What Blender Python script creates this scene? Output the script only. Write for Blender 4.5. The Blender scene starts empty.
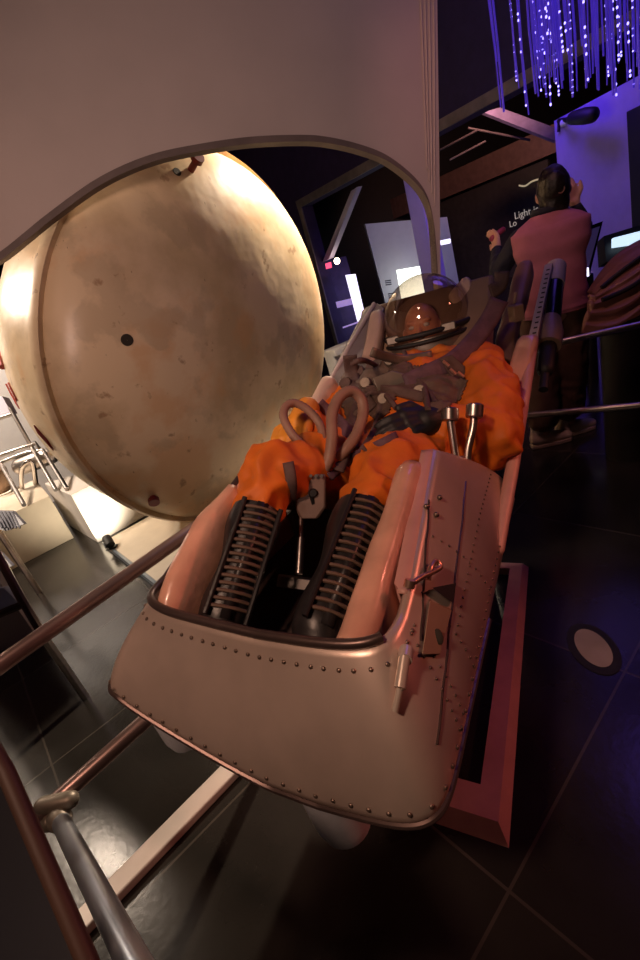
import bpy, bmesh, math, random
import numpy as np
from mathutils import Vector, Matrix, noise
from mathutils.bvhtree import BVHTree
random.seed(7)
S = bpy.context.scene
COL = S.collection
# ------------------------------------------------------------------ camera
F = 460.0; HC = 1.4
PIT = math.atan2(F, 1104.0)
ROLL = math.atan2(.308, .951)
cr, sr = math.sin(ROLL), math.cos(ROLL)
cam = bpy.data.cameras.new('camera'); cam_o = bpy.data.objects.new('camera', cam); COL.objects.link(cam_o)
cam.sensor_fit = 'VERTICAL'; cam.sensor_height = 36; cam.lens = 36 * F / 960; cam.clip_start = .02
fwd = Vector((0, math.cos(PIT), -math.sin(PIT))); rgt = Vector((1, 0, 0)); dwn = Vector((0, -math.sin(PIT), -math.cos(PIT)))
ix = rgt * sr + dwn * cr            # image x axis in the world
iy = -rgt * cr + dwn * sr           # image y axis (downwards)
cam_o.matrix_world = Matrix((( ix.x, -iy.x, -fwd.x, 0), (ix.y, -iy.y, -fwd.y, 0), (ix.z, -iy.z, -fwd.z, HC), (0, 0, 0, 1)))
S.camera = cam_o
CAM = Vector((0, 0, HC))
# ------------------------------------------------------------------ world, light, exposure
S.view_settings.view_transform = 'Standard'; S.view_settings.look = 'None'
S.view_settings.exposure = 0.0; S.view_settings.gamma = 1.0; S.view_settings.use_curve_mapping = False
wd = bpy.data.worlds.new('room_air'); S.world = wd; wd.use_nodes = True
wd.node_tree.nodes['Background'].inputs[0].default_value = (.35, .22, .30, 1)
wd.node_tree.nodes['Background'].inputs[1].default_value = .005

def spot(name, loc, target, power, color, size=60, blend=.6, rad=.05):
    l = bpy.data.lights.new(name, 'SPOT'); l.energy = power; l.color = color; l.spot_size = math.radians(size); l.spot_blend = blend; l.shadow_soft_size = rad
    o = bpy.data.objects.new(name, l); COL.objects.link(o); o.location = loc
    o.rotation_euler = (Vector(target) - Vector(loc)).to_track_quat('-Z', 'Y').to_euler(); return o
def point(name, loc, power, color, rad=.1):
    l = bpy.data.lights.new(name, 'POINT'); l.energy = power; l.color = color; l.shadow_soft_size = rad
    o = bpy.data.objects.new(name, l); COL.objects.link(o); o.location = loc; return o
WARM = (1, .74, .5); TUNG = (1, .60, .36)
LAMPS = [  # name, location, target, watts, colour, cone, blend, radius
 ('capsule_lamp', (1.55, 4.75, 3.0), (.1, 3.7, 1.5), 1500, (1, .80, .58), 56, .5, .06),
 ('plinth_lamp', (-3.84, 4.08, 3.3), (-1.45, 2.2, .0), 400, (1, .80, .62), 100, .7, .09),
 ('stairwell_lamp', (-3.2, 3.25, 3.3), (-1.9, 2.8, .2), 230, (1, .80, .62), 110, .7, .09),
 ('couch_lamp', (-.95, -.45, 3.2), (-.08, 1.05, .72), 140, (1, .60, .42), 44, .8, .12),
 ('panel_lamp', (-1.3, -.8, 2.0), (-.1, 2.6, 1.75), 190, (1, .66, .54), 58, 1.0, .25),
 ('red_lamp', (2.7, .5, 1.9), (.1, .9, .65), 62, (1, .24, .16), 50, .8, .12),
 ('face_lamp', (-1.6, 1.2, 2.5), (-.7, 3.4, 1.1), 8, (1, .52, .36), 70, .9, .2),
 ('blue_lamp', (3.55, 6.45, 3.5), (4.6, 7.2, 1.5), 215, (.17, .065, 1), 120, .8, .5),
 ('blue_floor_lamp', (2.2, 1.6, 3.6), (1.3, 1.6, 0), 5, (.2, .12, 1), 35, .9, .1),
 ('column_lamp', (3.3, 7.1, 3.4), (2.6, 8.2, 1.4), 70, (.3, .16, 1), 80, .8, .1),
 ('visitor_lamp', (.6, 1.7, 3.6), (1.75, 2.8, 1.0), 50, (1, .42, .40), 45, .8, .1),
 ('exhibit_lamp', (3.6, 8.6, 3.2), (3.6, 11.2, 1.2), 60, (.8, .7, 1), 80, .8, .1),
 ('backdrop_fill', (-3.3, 4.3, 3.3), (-3.6, 5.4, 1.0), 620, (1, .86, .74), 80, .8, .1),  # added fill that brightens the white backdrop board
 ('ledge_fill', (.15, 3.0, 3.6), (.75, 4.3, .4), 520, (1, .84, .68), 44, .8, .08),  # added fill for the low white ledge, hidden behind the partition
 ('soffit_fill', (4.5, 8.7, 3.6), (6.2, 12.0, 2.5), 200, (1, .45, .36), 90, .8, .1),  # added reddish fill so the soffit does not stay dark
]
for n, l, t, p, c, s, b, r in LAMPS: spot(n, l, t, p, c, s, b, r)

# ------------------------------------------------------------------ geometry helpers
def ray(px, py):
    return fwd + ix * ((px - 320) / F) + iy * ((py - 480) / F)
def D(px, py, d): return CAM + ray(px, py) * d
def Z(px, py, z):
    r = ray(px, py); return CAM + r * ((z - HC) / r.z)
def PL(px, py, p0, n):
    r = ray(px, py); n = Vector(n); return CAM + r * (((Vector(p0) - CAM).dot(n)) / r.dot(n))
def hd(deg): return Vector((math.sin(math.radians(deg)), math.cos(math.radians(deg)), 0))
A = hd(55); B = hd(-35); UP = Vector((0, 0, 1))
# couch frame: u runs from feet to head, v to the right, z up
PHI = 34
hc = D(425, 310, 1.85); G = Vector((hc.x, hc.y, 0))
FW = hd(PHI); RT = hd(PHI + 90)
def W(u, v, z): return G + FW * u + RT * v + UP * z
def V(px, py, v): return PL(px, py, G + RT * v, RT)
def loc(q): d = q - G; return (d.dot(FW), d.dot(RT), q.z)

class MB:
    def __init__(s): s.v = []; s.f = []; s.mi = []
    def add(s, vs, fs, m=0):
        k = len(s.v); s.v += [tuple(x) for x in vs]; s.f += [tuple(i + k for i in f) for f in fs]; s.mi += [m] * len(fs)
    def box(s, c, size, ax=None, m=0):
        ax = ax or (Vector((1, 0, 0)), Vector((0, 1, 0)), UP); c = Vector(c); vs = []
        for i in (-.5, .5):
            for j in (-.5, .5):
                for k in (-.5, .5): vs.append(c + ax[0] * (i * size[0]) + ax[1] * (j * size[1]) + ax[2] * (k * size[2]))
        s.add(vs, [(0, 1, 3, 2), (4, 6, 7, 5), (0, 4, 5, 1), (2, 3, 7, 6), (0, 2, 6, 4), (1, 5, 7, 3)], m)
    def tube(s, pts, r, seg=12, closed=False, m=0, caps=True):
        pts = [Vector(p) for p in pts]; n = len(pts)
        rs = r if isinstance(r, (list, tuple)) else [r] * n
        def tan(i):
            if closed: return (pts[(i + 1) % n] - pts[i - 1]).normalized()
            return (pts[min(i + 1, n - 1)] - pts[max(i - 1, 0)]).normalized()
        t = tan(0); a = t.orthogonal().normalized(); vs = []
        for i in range(n):
            t2 = tan(i); q = t.rotation_difference(t2); a = q @ a; t = t2; a = (a - t * a.dot(t)).normalized(); b = t.cross(a)
            for k in range(seg):
                g = 2 * math.pi * k / seg; vs.append(pts[i] + (a * math.cos(g) + b * math.sin(g)) * rs[i])
        fs = []
        for i in range(n if closed else n - 1):
            j = (i + 1) % n
            for k in range(seg):
                l = (k + 1) % seg; fs.append((i * seg + k, i * seg + l, j * seg + l, j * seg + k))
        if not closed and caps: fs += [tuple(range(seg))[::-1], tuple((n - 1) * seg + k for k in range(seg))]
        s.add(vs, fs, m)
    def cap(s, pts, r, seg=16, m=0):          # chain with rounded ends
        pts = [Vector(p) for p in pts]; rs = list(r) if isinstance(r, (list, tuple)) else [r] * len(pts)
        d0 = (pts[0] - pts[1]).normalized(); d1 = (pts[-1] - pts[-2]).normalized()
        P = []; R = []
        for k in (1, .92, .75, .45): P.append(pts[0] + d0 * rs[0] * k); R.append(max(rs[0] * math.sqrt(max(1 - k * k, 0)), .0012))
        P += pts; R += rs
        for k in (.45, .75, .92, 1): P.append(pts[-1] + d1 * rs[-1] * k); R.append(max(rs[-1] * math.sqrt(max(1 - k * k, 0)), .0012))
        s.tube(P, R, seg, m=m)
    def ell(s, c, r, ax=None, nu=24, nv=14, m=0, fn=None):
        ax = ax or (Vector((1, 0, 0)), Vector((0, 1, 0)), UP); c = Vector(c); vs = []
        for j in range(nv + 1):
            th = math.pi * j / nv
            for i in range(nu):
                ph = 2 * math.pi * i / nu; d = Vector((math.sin(th) * math.cos(ph), math.sin(th) * math.sin(ph), math.cos(th)))
                k = fn(d) if fn else 1
                vs.append(c + ax[0] * (d.x * r[0] * k) + ax[1] * (d.y * r[1] * k) + ax[2] * (d.z * r[2] * k))
        s.add(vs, [(j * nu + i, (j + 1) * nu + i, (j + 1) * nu + (i + 1) % nu, j * nu + (i + 1) % nu) for j in range(nv) for i in range(nu)], m)
    def grid(s, rows, closed=False, m=0):
        n = len(rows); w = len(rows[0]); vs = [p for r in rows for p in r]
        s.add(vs, [(j * w + i, j * w + (i + 1) % w, (j + 1) * w + (i + 1) % w, (j + 1) * w + i) for j in range(n - 1) for i in range(w if closed else w - 1)], m)
    def lathe(s, prof, c, ax, seg=48, m=0):
        c = Vector(c); ax = Vector(ax).normalized(); a = ax.orthogonal().normalized(); b = ax.cross(a)
        rows = [[c + ax * h + (a * math.cos(2 * math.pi * k / seg) + b * math.sin(2 * math.pi * k / seg)) * r for k in range(seg)] for r, h in prof]
        s.grid(rows, True, m)
    def plate(s, pts, off, m=0):              # polygon pushed along off
        bm = bmesh.new(); vs = [bm.verts.new(p) for p in pts]; f = bm.faces.new(vs)
        r = bmesh.ops.extrude_face_region(bm, geom=[f])
        bmesh.ops.translate(bm, vec=off, verts=[g for g in r['geom'] if isinstance(g, bmesh.types.BMVert)])
        if len(pts) > 4: bmesh.ops.triangulate(bm, faces=[g for g in bm.faces if len(g.verts) > 4])
        bmesh.ops.recalc_face_normals(bm, faces=bm.faces); bm.verts.index_update()
        s.add([v.co.copy() for v in bm.verts], [[v.index for v in g.verts] for g in bm.faces], m); bm.free()
    def build(s, name, mats, parent=None, sharp=38, bevel=0, weld=True, solid=0):
        me = bpy.data.meshes.new(name)
        o = bpy.data.objects.new(name, me); COL.objects.link(o)
        base = Vector((0, 0, 0))
        p = parent
        while p is not None: base += p.location; p = p.parent
        if parent is None and s.v:
            c = sum((Vector(v) for v in s.v), Vector()) / len(s.v); base = c; o.location = c
        else: o.parent = parent
        me.from_pydata([tuple(Vector(v) - base) for v in s.v], [], s.f)
        for m in (mats if isinstance(mats, (list, tuple)) else [mats]): me.materials.append(m)
        me.polygons.foreach_set('material_index', s.mi)
        if weld:
            bm = bmesh.new(); bm.from_mesh(me); bmesh.ops.remove_doubles(bm, verts=bm.verts, dist=1e-5); bmesh.ops.recalc_face_normals(bm, faces=bm.faces); bm.to_mesh(me); bm.free()
        me.shade_smooth(); me.set_sharp_from_angle(angle=math.radians(sharp))
        if solid:
            m = o.modifiers.new('sheet', 'SOLIDIFY'); m.thickness = solid; m.offset = -1
        if bevel:
            m = o.modifiers.new('edge', 'BEVEL'); m.width = bevel; m.segments = 2; m.limit_method = 'ANGLE'; m.angle_limit = math.radians(50)
        return o

def sm(pts, n=8, closed=False):               # Catmull-Rom smoothing
    pts = [Vector(p) for p in pts]; N = len(pts); out = []
    for i in range(N if closed else N - 1):
        g = (lambda k: pts[k % N]) if closed else (lambda k: pts[max(0, min(N - 1, k))])
        p0, p1, p2, p3 = g(i - 1), g(i), g(i + 1), g(i + 2)
        for k in range(n):
            t = k / n; out.append(.5 * ((2 * p1) + (p2 - p0) * t + (2 * p0 - 5 * p1 + 4 * p2 - p3) * t * t + (3 * p1 - p0 - 3 * p2 + p3) * t ** 3))
    if not closed: out.append(pts[-1])
    return out

def tag(o, label, cat, group=None, kind=None):
    o['label'] = label; o['category'] = cat
    if group: o['group'] = group
    if kind: o['kind'] = kind
    return o
def thing(name, label, cat, at, group=None):
    o = bpy.data.objects.new(name, None); COL.objects.link(o); o.empty_display_size = .1
    o.location = at; return tag(o, label, cat, group)
def struct(o): o['kind'] = 'structure'; return o
def part_label(o, l): o['label'] = l; return o

def remesh(mb, name, mat, parent, voxel=.011, smooth=6, wr=None):   # union of closed shapes as one continuous skin
    o = mb.build(name, mat, parent, weld=True)
    m = o.modifiers.new('r', 'REMESH'); m.mode = 'VOXEL'; m.voxel_size = voxel
    m2 = o.modifiers.new('s', 'SMOOTH'); m2.iterations = smooth; m2.factor = .5
    bpy.context.view_layer.update()
    me = bpy.data.meshes.new_from_object(o.evaluated_get(bpy.context.evaluated_depsgraph_get()))
    o.modifiers.clear(); old = o.data; o.data = me; me.name = name; bpy.data.meshes.remove(old)
    if not me.materials: me.materials.append(mat)
    if wr:
        nr = [v.normal.copy() for v in me.vertices]
        for v, n in zip(me.vertices, nr): v.co += n * wr(v.co, n)
    me.shade_smooth(); return o

# ------------------------------------------------------------------ materials
def rgb(h):
    h = h.lstrip('#'); f = lambda x: x / 12.92 if x <= .04045 else ((x + .055) / 1.055) ** 2.4
    return tuple(f(int(h[i:i + 2], 16) / 255) for i in (0, 2, 4))
def mat(name, c, rough=.5, metal=0, var=.25, sc=8, bump=.0, bsc=60, c2=None, emit=None, es=0, spec=.5, coat=0):
    m = bpy.data.materials.new(name); m.use_nodes = True; nt = m.node_tree; b = nt.nodes['Principled BSDF']
    N = nt.nodes.new; L = nt.links.new
    tc = N('ShaderNodeTexCoord'); nz = N('ShaderNodeTexNoise'); nz.inputs['Scale'].default_value = sc; nz.inputs['Detail'].default_value = 6
    L(tc.outputs['Object'], nz.inputs['Vector'])
    mx = N('ShaderNodeMix'); mx.data_type = 'RGBA'
    c = rgb(c) if isinstance(c, str) else c
    d = (rgb(c2) if isinstance(c2, str) else c2) if c2 else tuple(x * (1 - var) for x in c)
    mx.inputs[6].default_value = (*d, 1); mx.inputs[7].default_value = (*c, 1)
    cr_ = N('ShaderNodeMapRange'); cr_.inputs[1].default_value = .35; cr_.inputs[2].default_value = .65
    L(nz.outputs[0], cr_.inputs[0]); L(cr_.outputs[0], mx.inputs[0]); L(mx.outputs[2], b.inputs['Base Color'])
    b.inputs['Roughness'].default_value = rough; b.inputs['Metallic'].default_value = metal
    b.inputs['Specular IOR Level'].default_value = spec; b.inputs['Coat Weight'].default_value = coat
    if emit:
        b.inputs['Emission Color'].default_value = (*(rgb(emit) if isinstance(emit, str) else emit), 1); b.inputs['Emission Strength'].default_value = es
    if bump:
        n2 = N('ShaderNodeTexNoise'); n2.inputs['Scale'].default_value = bsc; n2.inputs['Detail'].default_value = 4; L(tc.outputs['Object'], n2.inputs['Vector'])
        bp = N('ShaderNodeBump'); bp.inputs['Strength'].default_value = bump; bp.inputs['Distance'].default_value = .01; L(n2.outputs[0], bp.inputs['Height']); L(bp.outputs[0], b.inputs['Normal'])
    return m
def glass(name, tint, rough=.02, gloss=.12):
    m = bpy.data.materials.new(name); m.use_nodes = True; nt = m.node_tree; nt.nodes.clear(); N = nt.nodes.new; L = nt.links.new
    o = N('ShaderNodeOutputMaterial'); t = N('ShaderNodeBsdfTransparent'); t.inputs[0].default_value = (*tint, 1)
    g = N('ShaderNodeBsdfGlossy'); g.inputs['Roughness'].default_value = rough
    fr = N('ShaderNodeLayerWeight'); fr.inputs[0].default_value = .35; mp = N('ShaderNodeMapRange'); mp.inputs[3].default_value = gloss * .4; mp.inputs[4].default_value = min(1, gloss * 3.5)
    mx = N('ShaderNodeMixShader'); L(fr.outputs['Facing'], mp.inputs[0]); L(mp.outputs[0], mx.inputs[0]); L(t.outputs[0], mx.inputs[1]); L(g.outputs[0], mx.inputs[2]); L(mx.outputs[0], o.inputs[0]); return m
_x = Z(509, 891, 0) - Vector((0, 5, -.05)); _x.rotate(Matrix.Rotation(math.radians(-35), 3, 'Z')); TILE = (-(_x.x % .76), -(_x.y % .76), 0)
def floor_mat():
    m = bpy.data.materials.new('dark_stone_tile'); m.use_nodes = True; nt = m.node_tree; b = nt.nodes['Principled BSDF']; N = nt.nodes.new; L = nt.links.new
    tc = N('ShaderNodeTexCoord'); mp = N('ShaderNodeMapping'); mp.inputs['Rotation'].default_value = (0, 0, math.radians(-35)); mp.inputs['Location'].default_value = TILE; L(tc.outputs['Object'], mp.inputs[0])
    br = N('ShaderNodeTexBrick'); br.offset = 0; br.inputs['Scale'].default_value = 1; br.inputs['Brick Width'].default_value = .76; br.inputs['Row Height'].default_value = .76
    br.inputs['Mortar Size'].default_value = .004; br.inputs['Mortar Smooth'].default_value = .1
    br.inputs['Color1'].default_value = (.024, .021, .019, 1); br.inputs['Color2'].default_value = (.038, .033, .029, 1); br.inputs['Mortar'].default_value = (.085, .07, .06, 1)
    L(mp.outputs[0], br.inputs[0])
    nz = N('ShaderNodeTexNoise'); nz.inputs['Scale'].default_value = 3.5; nz.inputs['Detail'].default_value = 8; L(tc.outputs['Object'], nz.inputs[0])
    mx = N('ShaderNodeMix'); mx.data_type = 'RGBA'; mx.blend_type = 'MULTIPLY'; mx.inputs[0].default_value = .8; L(br.outputs[0], mx.inputs[6]); L(nz.outputs[0], mx.inputs[7]); L(mx.outputs[2], b.inputs['Base Color'])
    mr = N('ShaderNodeMapRange'); mr.inputs[3].default_value = .10; mr.inputs[4].default_value = .30; L(nz.outputs[0], mr.inputs[0]); L(mr.outputs[0], b.inputs['Roughness'])
    n2 = N('ShaderNodeTexNoise'); n2.inputs['Scale'].default_value = 45; L(tc.outputs['Object'], n2.inputs[0]); bp = N('ShaderNodeBump'); bp.inputs['Strength'].default_value = .045; bp.inputs['Distance'].default_value = .01; L(n2.outputs[0], bp.inputs['Height']); L(bp.outputs[0], b.inputs['Normal'])
    return m
def capsule_mat():
    m = bpy.data.materials.new('weathered_cream_paint'); m.use_nodes = True; nt = m.node_tree; b = nt.nodes['Principled BSDF']; N = nt.nodes.new; L = nt.links.new
    tc = N('ShaderNodeTexCoord')
    def blotch(scale, lo, hi, seed, stretch=(1, 1, 1)):
        mp = N('ShaderNodeMapping'); mp.inputs['Location'].default_value = (seed, seed * 2, 0); mp.inputs['Scale'].default_value = stretch; L(tc.outputs['Object'], mp.inputs[0])
        n = N('ShaderNodeTexNoise'); n.inputs['Scale'].default_value = scale; n.inputs['Detail'].default_value = 7; n.inputs['Roughness'].default_value = .55; L(mp.outputs[0], n.inputs[0])
        r = N('ShaderNodeMapRange'); r.inputs[1].default_value = lo; r.inputs[2].default_value = hi; L(n.outputs[0], r.inputs[0]); return r.outputs[0]
    def mixc(prev, f, c, k=1.0):
        mx = N('ShaderNodeMix'); mx.data_type = 'RGBA'
        mm = N('ShaderNodeMath'); mm.operation = 'MULTIPLY'; mm.inputs[1].default_value = k; L(f, mm.inputs[0]); L(mm.outputs[0], mx.inputs[0])
        if isinstance(prev, tuple): mx.inputs[6].default_value = (*prev, 1)
        else: L(prev, mx.inputs[6])
        mx.inputs[7].default_value = (*c, 1); return mx.outputs[2]
    c = mixc((.74, .58, .38), blotch(1.6, .45, .60, 1), (.50, .37, .21), .8)
    c = mixc(c, blotch(2.1, .50, .58, 5), (.66, .40, .20), .6)
    c = mixc(c, blotch(3.0, .54, .60, 9), (.44, .34, .22), .45)
    c = mixc(c, blotch(9.0, .64, .70, 3), (.30, .17, .09), .7)
    c = mixc(c, blotch(40, .70, .74, 13, (1, 1, .3)), (.13, .07, .04), .8)
    L(c, b.inputs['Base Color']); b.inputs['Roughness'].default_value = .34; b.inputs['Specular IOR Level'].default_value = .4
    n2 = N('ShaderNodeTexNoise'); n2.inputs['Scale'].default_value = 6; L(tc.outputs['Object'], n2.inputs[0]); bp = N('ShaderNodeBump'); bp.inputs['Strength'].default_value = .15; bp.inputs['Distance'].default_value = .03; L(n2.outputs[0], bp.inputs['Height']); L(bp.outputs[0], b.inputs['Normal'])
    return m
M = dict(
 floor=floor_mat(), capsule=capsule_mat(),
 panel=mat('warm_grey_board', (.50, .42, .39), .75, var=.08, sc=3, bump=.04, bsc=120),
 reveal=mat('board_edge', (.16, .12, .11), .7),
 darkwall=mat('dark_plum_wall', (.036, .024, .10), .8, var=.2),
 black=mat('matt_black', (.010, .009, .010), .6), blackgloss=mat('gloss_black', (.010, .010, .012), .22),
 ceil=mat('dark_ceiling', (.012, .011, .014), .9),
 beamw=mat('pale_beam', (.22, .19, .19), .6), soffit=mat('brown_soffit', (.20, .12, .10), .7),
 white=mat('white_paint', (.74, .70, .66), .55, var=.06), cream=mat('cream_paint', (.66, .58, .46), .6, var=.08),
 rackg=mat('blue_grey_slat', (.20, .21, .27), .5), lilacw=mat('lilac_board', (.50, .46, .55), .6, var=.05),
 bluewall=mat('pale_wall', (.42, .36, .62), .8, var=.06),
 steel=mat('brushed_steel', (.55, .50, .47), .32, 1, var=.2, sc=30), chrome=mat('chrome', (.75, .70, .66), .14, 1, var=.1),
 alu=mat('riveted_aluminium', (.70, .55, .47), .36, .5, var=.22, sc=5, bump=.03, bsc=14),
 alugrey=mat('grey_painted_metal', (.36, .30, .28), .45, .3, var=.22, sc=7, bump=.05, bsc=40),
 rivet=mat('rivet_metal', (.30, .22, .18), .4, .8), rim=mat('dark_rim', (.16, .11, .10), .35, .7),
 inner=mat('bucket_lining', (.055, .030, .026), .6, var=.4),
 orange=mat('orange_pressure_fabric', (.80, .18, .011), .62, var=.28, sc=9, bump=.10, bsc=45),
 leather=mat('black_boot_leather', (.022, .019, .020), .38, var=.3, bump=.1, bsc=40),
 lace=mat('tan_lace', (.15, .095, .065), .7), glove=mat('black_glove', (.014, .013, .015), .55, bump=.1),
 strap=mat('brown_webbing', (.13, .075, .065), .75, var=.3, sc=30, bump=.15, bsc=160), strapv=mat('plum_webbing', (.15, .075, .10), .7, var=.3, sc=30, bump=.15, bsc=160),
 khaki=mat('olive_grey_metal', (.24, .20, .16), .45, .5, var=.3, sc=20),
 hose=mat('ribbed_brown_hose', (.30, .17, .12), .55, var=.2, sc=20), boxm=mat('brown_grey_box', (.20, .125, .10), .55, .2, var=.3, sc=14),
 pad=mat('pink_padding_under_plastic', (.86, .46, .32), .30, var=.30, sc=9, bump=.40, bsc=13, coat=.5),
 padpale=mat('pale_padding', (.70, .48, .38), .45, var=.2, sc=8, bump=.4, bsc=18),
 canvas=mat('tan_canvas', (.30, .19, .12), .7, var=.25, sc=5, bump=.1, bsc=60), roll=mat('brown_leather_roll', (.30, .15, .10), .5, var=.25, sc=6, bump=.1),
 skin=mat('skin', (.62, .36, .26), .5, var=.1), dummy=mat('mannequin_face', (.88, .42, .28), .32, var=.12),
 hair=mat('dark_brown_hair', (.018, .012, .010), .45, var=.4, sc=40, bump=.4, bsc=70),
 vest=mat('dusty_pink_quilted_cloth', (.50, .17, .24), .75, var=.12, sc=12, bump=.12, bsc=30), navy=mat('navy_knit', (.012, .014, .03), .8),
 trouser=mat('brown_trouser_cloth', (.13, .072, .05), .85, var=.25), shoe=mat('pale_trainer', (.60, .50, .42), .6, var=.2, sc=20), sole=mat('rubber_sole', (.45, .36, .30), .7), sock=mat('white_sock', (.72, .66, .62), .8),
 red=mat('red_plastic', (.22, .018, .016), .4), redpaint=mat('faded_red_paint', (.55, .10, .08), .6), hole=mat('dark_recess', (.03, .022, .014), .8),
 pinkbar=mat('salmon_painted_steel', (.68, .36, .30), .5, .1, var=.2, sc=9), barn=mat('pale_bar', (.60, .50, .46), .5, var=.15),
 ped=mat('pale_foot', (.66, .68, .74), .5), tan=mat('tan_plate', (.42, .28, .19), .5, .3, var=.2), brass=mat('pinkish_brass', (.80, .48, .36), .3, .9),
 rib=mat('brown_ribbed_leather', (.27, .125, .085), .45, var=.25, sc=8, bump=.15, bsc=30), bar_brown=mat('dark_brown_edge', (.075, .036, .024), .6),
 navyboard=mat('navy_board', (.006, .007, .014), .6),
 screen=mat('lit_screen', (.8, .8, .8), .4, emit=(.90, 1, .86), es=2.6), screenb=mat('lit_blue_screen', (.6, .8, 1), .4, emit=(.62, .82, 1), es=1.1),
 lilac=mat('lit_lilac_panel', (.8, .75, 1), .4, emit=(.80, .74, 1), es=1.7), lilac2=mat('lit_lilac_label', (.6, .5, .8), .4, emit=(.55, .38, .85), es=.55),
 sign=mat('lit_red_sign', (.9, .1, .2), .4, emit=(1, .10, .22), es=1.2), bulb=mat('lit_bulb', (1, .9, .8), .4, emit=(1, .78, .56), es=9),
 fibre=mat('violet_fibre_sheath', (.10, .06, .5), .35, emit=(.11, .045, .95), es=.25, var=.4), bead=mat('glowing_fibre_point', (.5, .5, 1), .4, emit=(.30, .25, 1), es=3.2),
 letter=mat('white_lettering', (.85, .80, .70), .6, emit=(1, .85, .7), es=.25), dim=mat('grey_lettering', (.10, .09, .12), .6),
 glassdome=glass('smoky_dome_glass', (.76, .67, .60), .03, .15), pane=glass('clear_pane', (.8, .84, .88), .03, .16),
 lampemit=mat('lamp_lens', (1, .85, .7), .4, emit=(1, .78, .55), es=60), bluewash=mat('violet_column_paint', (.62, .58, .80), .6, var=.05),
 light_patch=mat('painted_floor_light', (.34, .28, .25), .6),  # pale colour of the light patch painted on the floor
)

# ================================================================== SETTING
m = MB(); m.box((0, 5, -.05), (30, 36, .1)); struct(m.build('floor', M['floor']))
m = MB(); m.box((0, 5, 4.65), (30, 36, .1)); struct(m.build('ceiling', M['ceil']))
p1 = Z(302, 207, 2.6); p2 = Z(550, 72, 2.6); BW = (p2 - p1).normalized(); BN = Vector((-BW.y, BW.x, 0))
if BN.y < 0: BN = -BN
L2 = (p2 - p1).length
def wallbox(mb, a, b, z0, z1, th, nrm): mb.plate([Vector((a.x, a.y, z0)), Vector((b.x, b.y, z0)), Vector((b.x, b.y, z1)), Vector((a.x, a.y, z1))], nrm * th)
m = MB(); wallbox(m, p1 - BW * 9, p1 + BW * 9, 2.6, 4.6, .25, BN); wallbox(m, p1 - BW * 9, p1, 0, 2.6, .25, BN); struct(m.build('wall_back', M['darkwall']))
m = MB(); q = p1 - BN * .03; wallbox(m, q - BW * .1, q + BW * 9, 2.60, 2.72, .03, BN); struct(m.build('trim_1', M['beamw']))
m = MB(); wallbox(m, q - BW * .09, q, 0, 2.6, .03, BN); struct(m.build('trim_2', M['beamw']))
m = MB(); wallbox(m, Vector((-14, 15.5, 0)), Vector((14.8, 15.5, 0)), 0, 4.6, .1, Vector((0, 1, 0))); struct(m.build('wall_far', M['black']))
m = MB(); wallbox(m, Vector((14.8, -12.8, 0)), Vector((14.8, 22, 0)), 0, 4.6, .1, Vector((1, 0, 0))); struct(m.build('wall_right', M['black']))
m = MB(); wallbox(m, Vector((-5.2, -12.8, 0)), Vector((-5.2, 8, 0)), 0, 4.6, .1, Vector((-1, 0, 0))); struct(m.build('wall_left', M['white']))
m = MB(); wallbox(m, Vector((-14, -12.8, 0)), Vector((14.8, -12.8, 0)), 0, 4.6, .1, Vector((0, -1, 0))); struct(m.build('wall_front', M['black']))

# arched partition between the couch and the capsule
pa = D(0, 265, 2.12); pb = D(440, 280, 2.62); dirp = Vector((pb.x - pa.x, pb.y - pa.y, 0)).normalized(); PN = Vector((-dirp.y, dirp.x, 0))
on = lambda x, y: PL(x, y, pb, PN)
arc = [(-40, 275), (0, 252), (50, 212), (100, 177), (150, 155), (200, 144), (250, 137), (300, 135), (327, 137), (358, 144), (386, 155), (411, 174), (425, 192), (432, 214), (435, 242), (437, 280)]
left = [(-90, 320), (-130, 390)]
arcp = sm([on(*p) for p in left[::-1] + arc], 6)
foot = on(437, 280); fl = on(-130, 390)
xl = fl - dirp * .45
outer_r = on(440, 280); topr = on(436.5, -60)
low_r = Vector((foot.x, foot.y, 0)); low_l = Vector((fl.x, fl.y, 0)) - dirp * .02
prof = [low_l] + arcp + [low_r, low_r + dirp * .025, outer_r + dirp * .005, topr, Vector((topr.x, topr.y, 3.9)), Vector((xl.x, xl.y, 3.9)) , Vector((xl.x, xl.y, 0))]
th = thing('arched_partition', 'tall warm grey partition with a wide arched opening in front of the cream capsule', 'partition', low_r)
m = MB(); m.plate(prof, PN * .06); m.build('board', M['panel'], th, sharp=30)
m = MB(); cen = [p - PN * .004 for p in arcp]
m.grid([[p + PN * -.004 for p in arcp], [p + PN * .064 for p in arcp], [p + PN * .064 + (Vector((0, 0, -.028))) for p in arcp], [p + PN * -.004 + Vector((0, 0, -.028)) for p in arcp], [p + PN * -.004 for p in arcp]])
part_label(m.build('arch_edging', M['reveal'], th), 'dark edging strip along the arch')
for k in range(4):
    m = MB(); a = on(436.5 - 5 * k - 3, -60); b = on(437 - (3.2 - k * .2) * k - 2, 205 - 12 * k)
    m.tube([a - PN * .002, b - PN * .002], .0045, 6); m.build('ridge', M['panel'], th)

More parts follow.
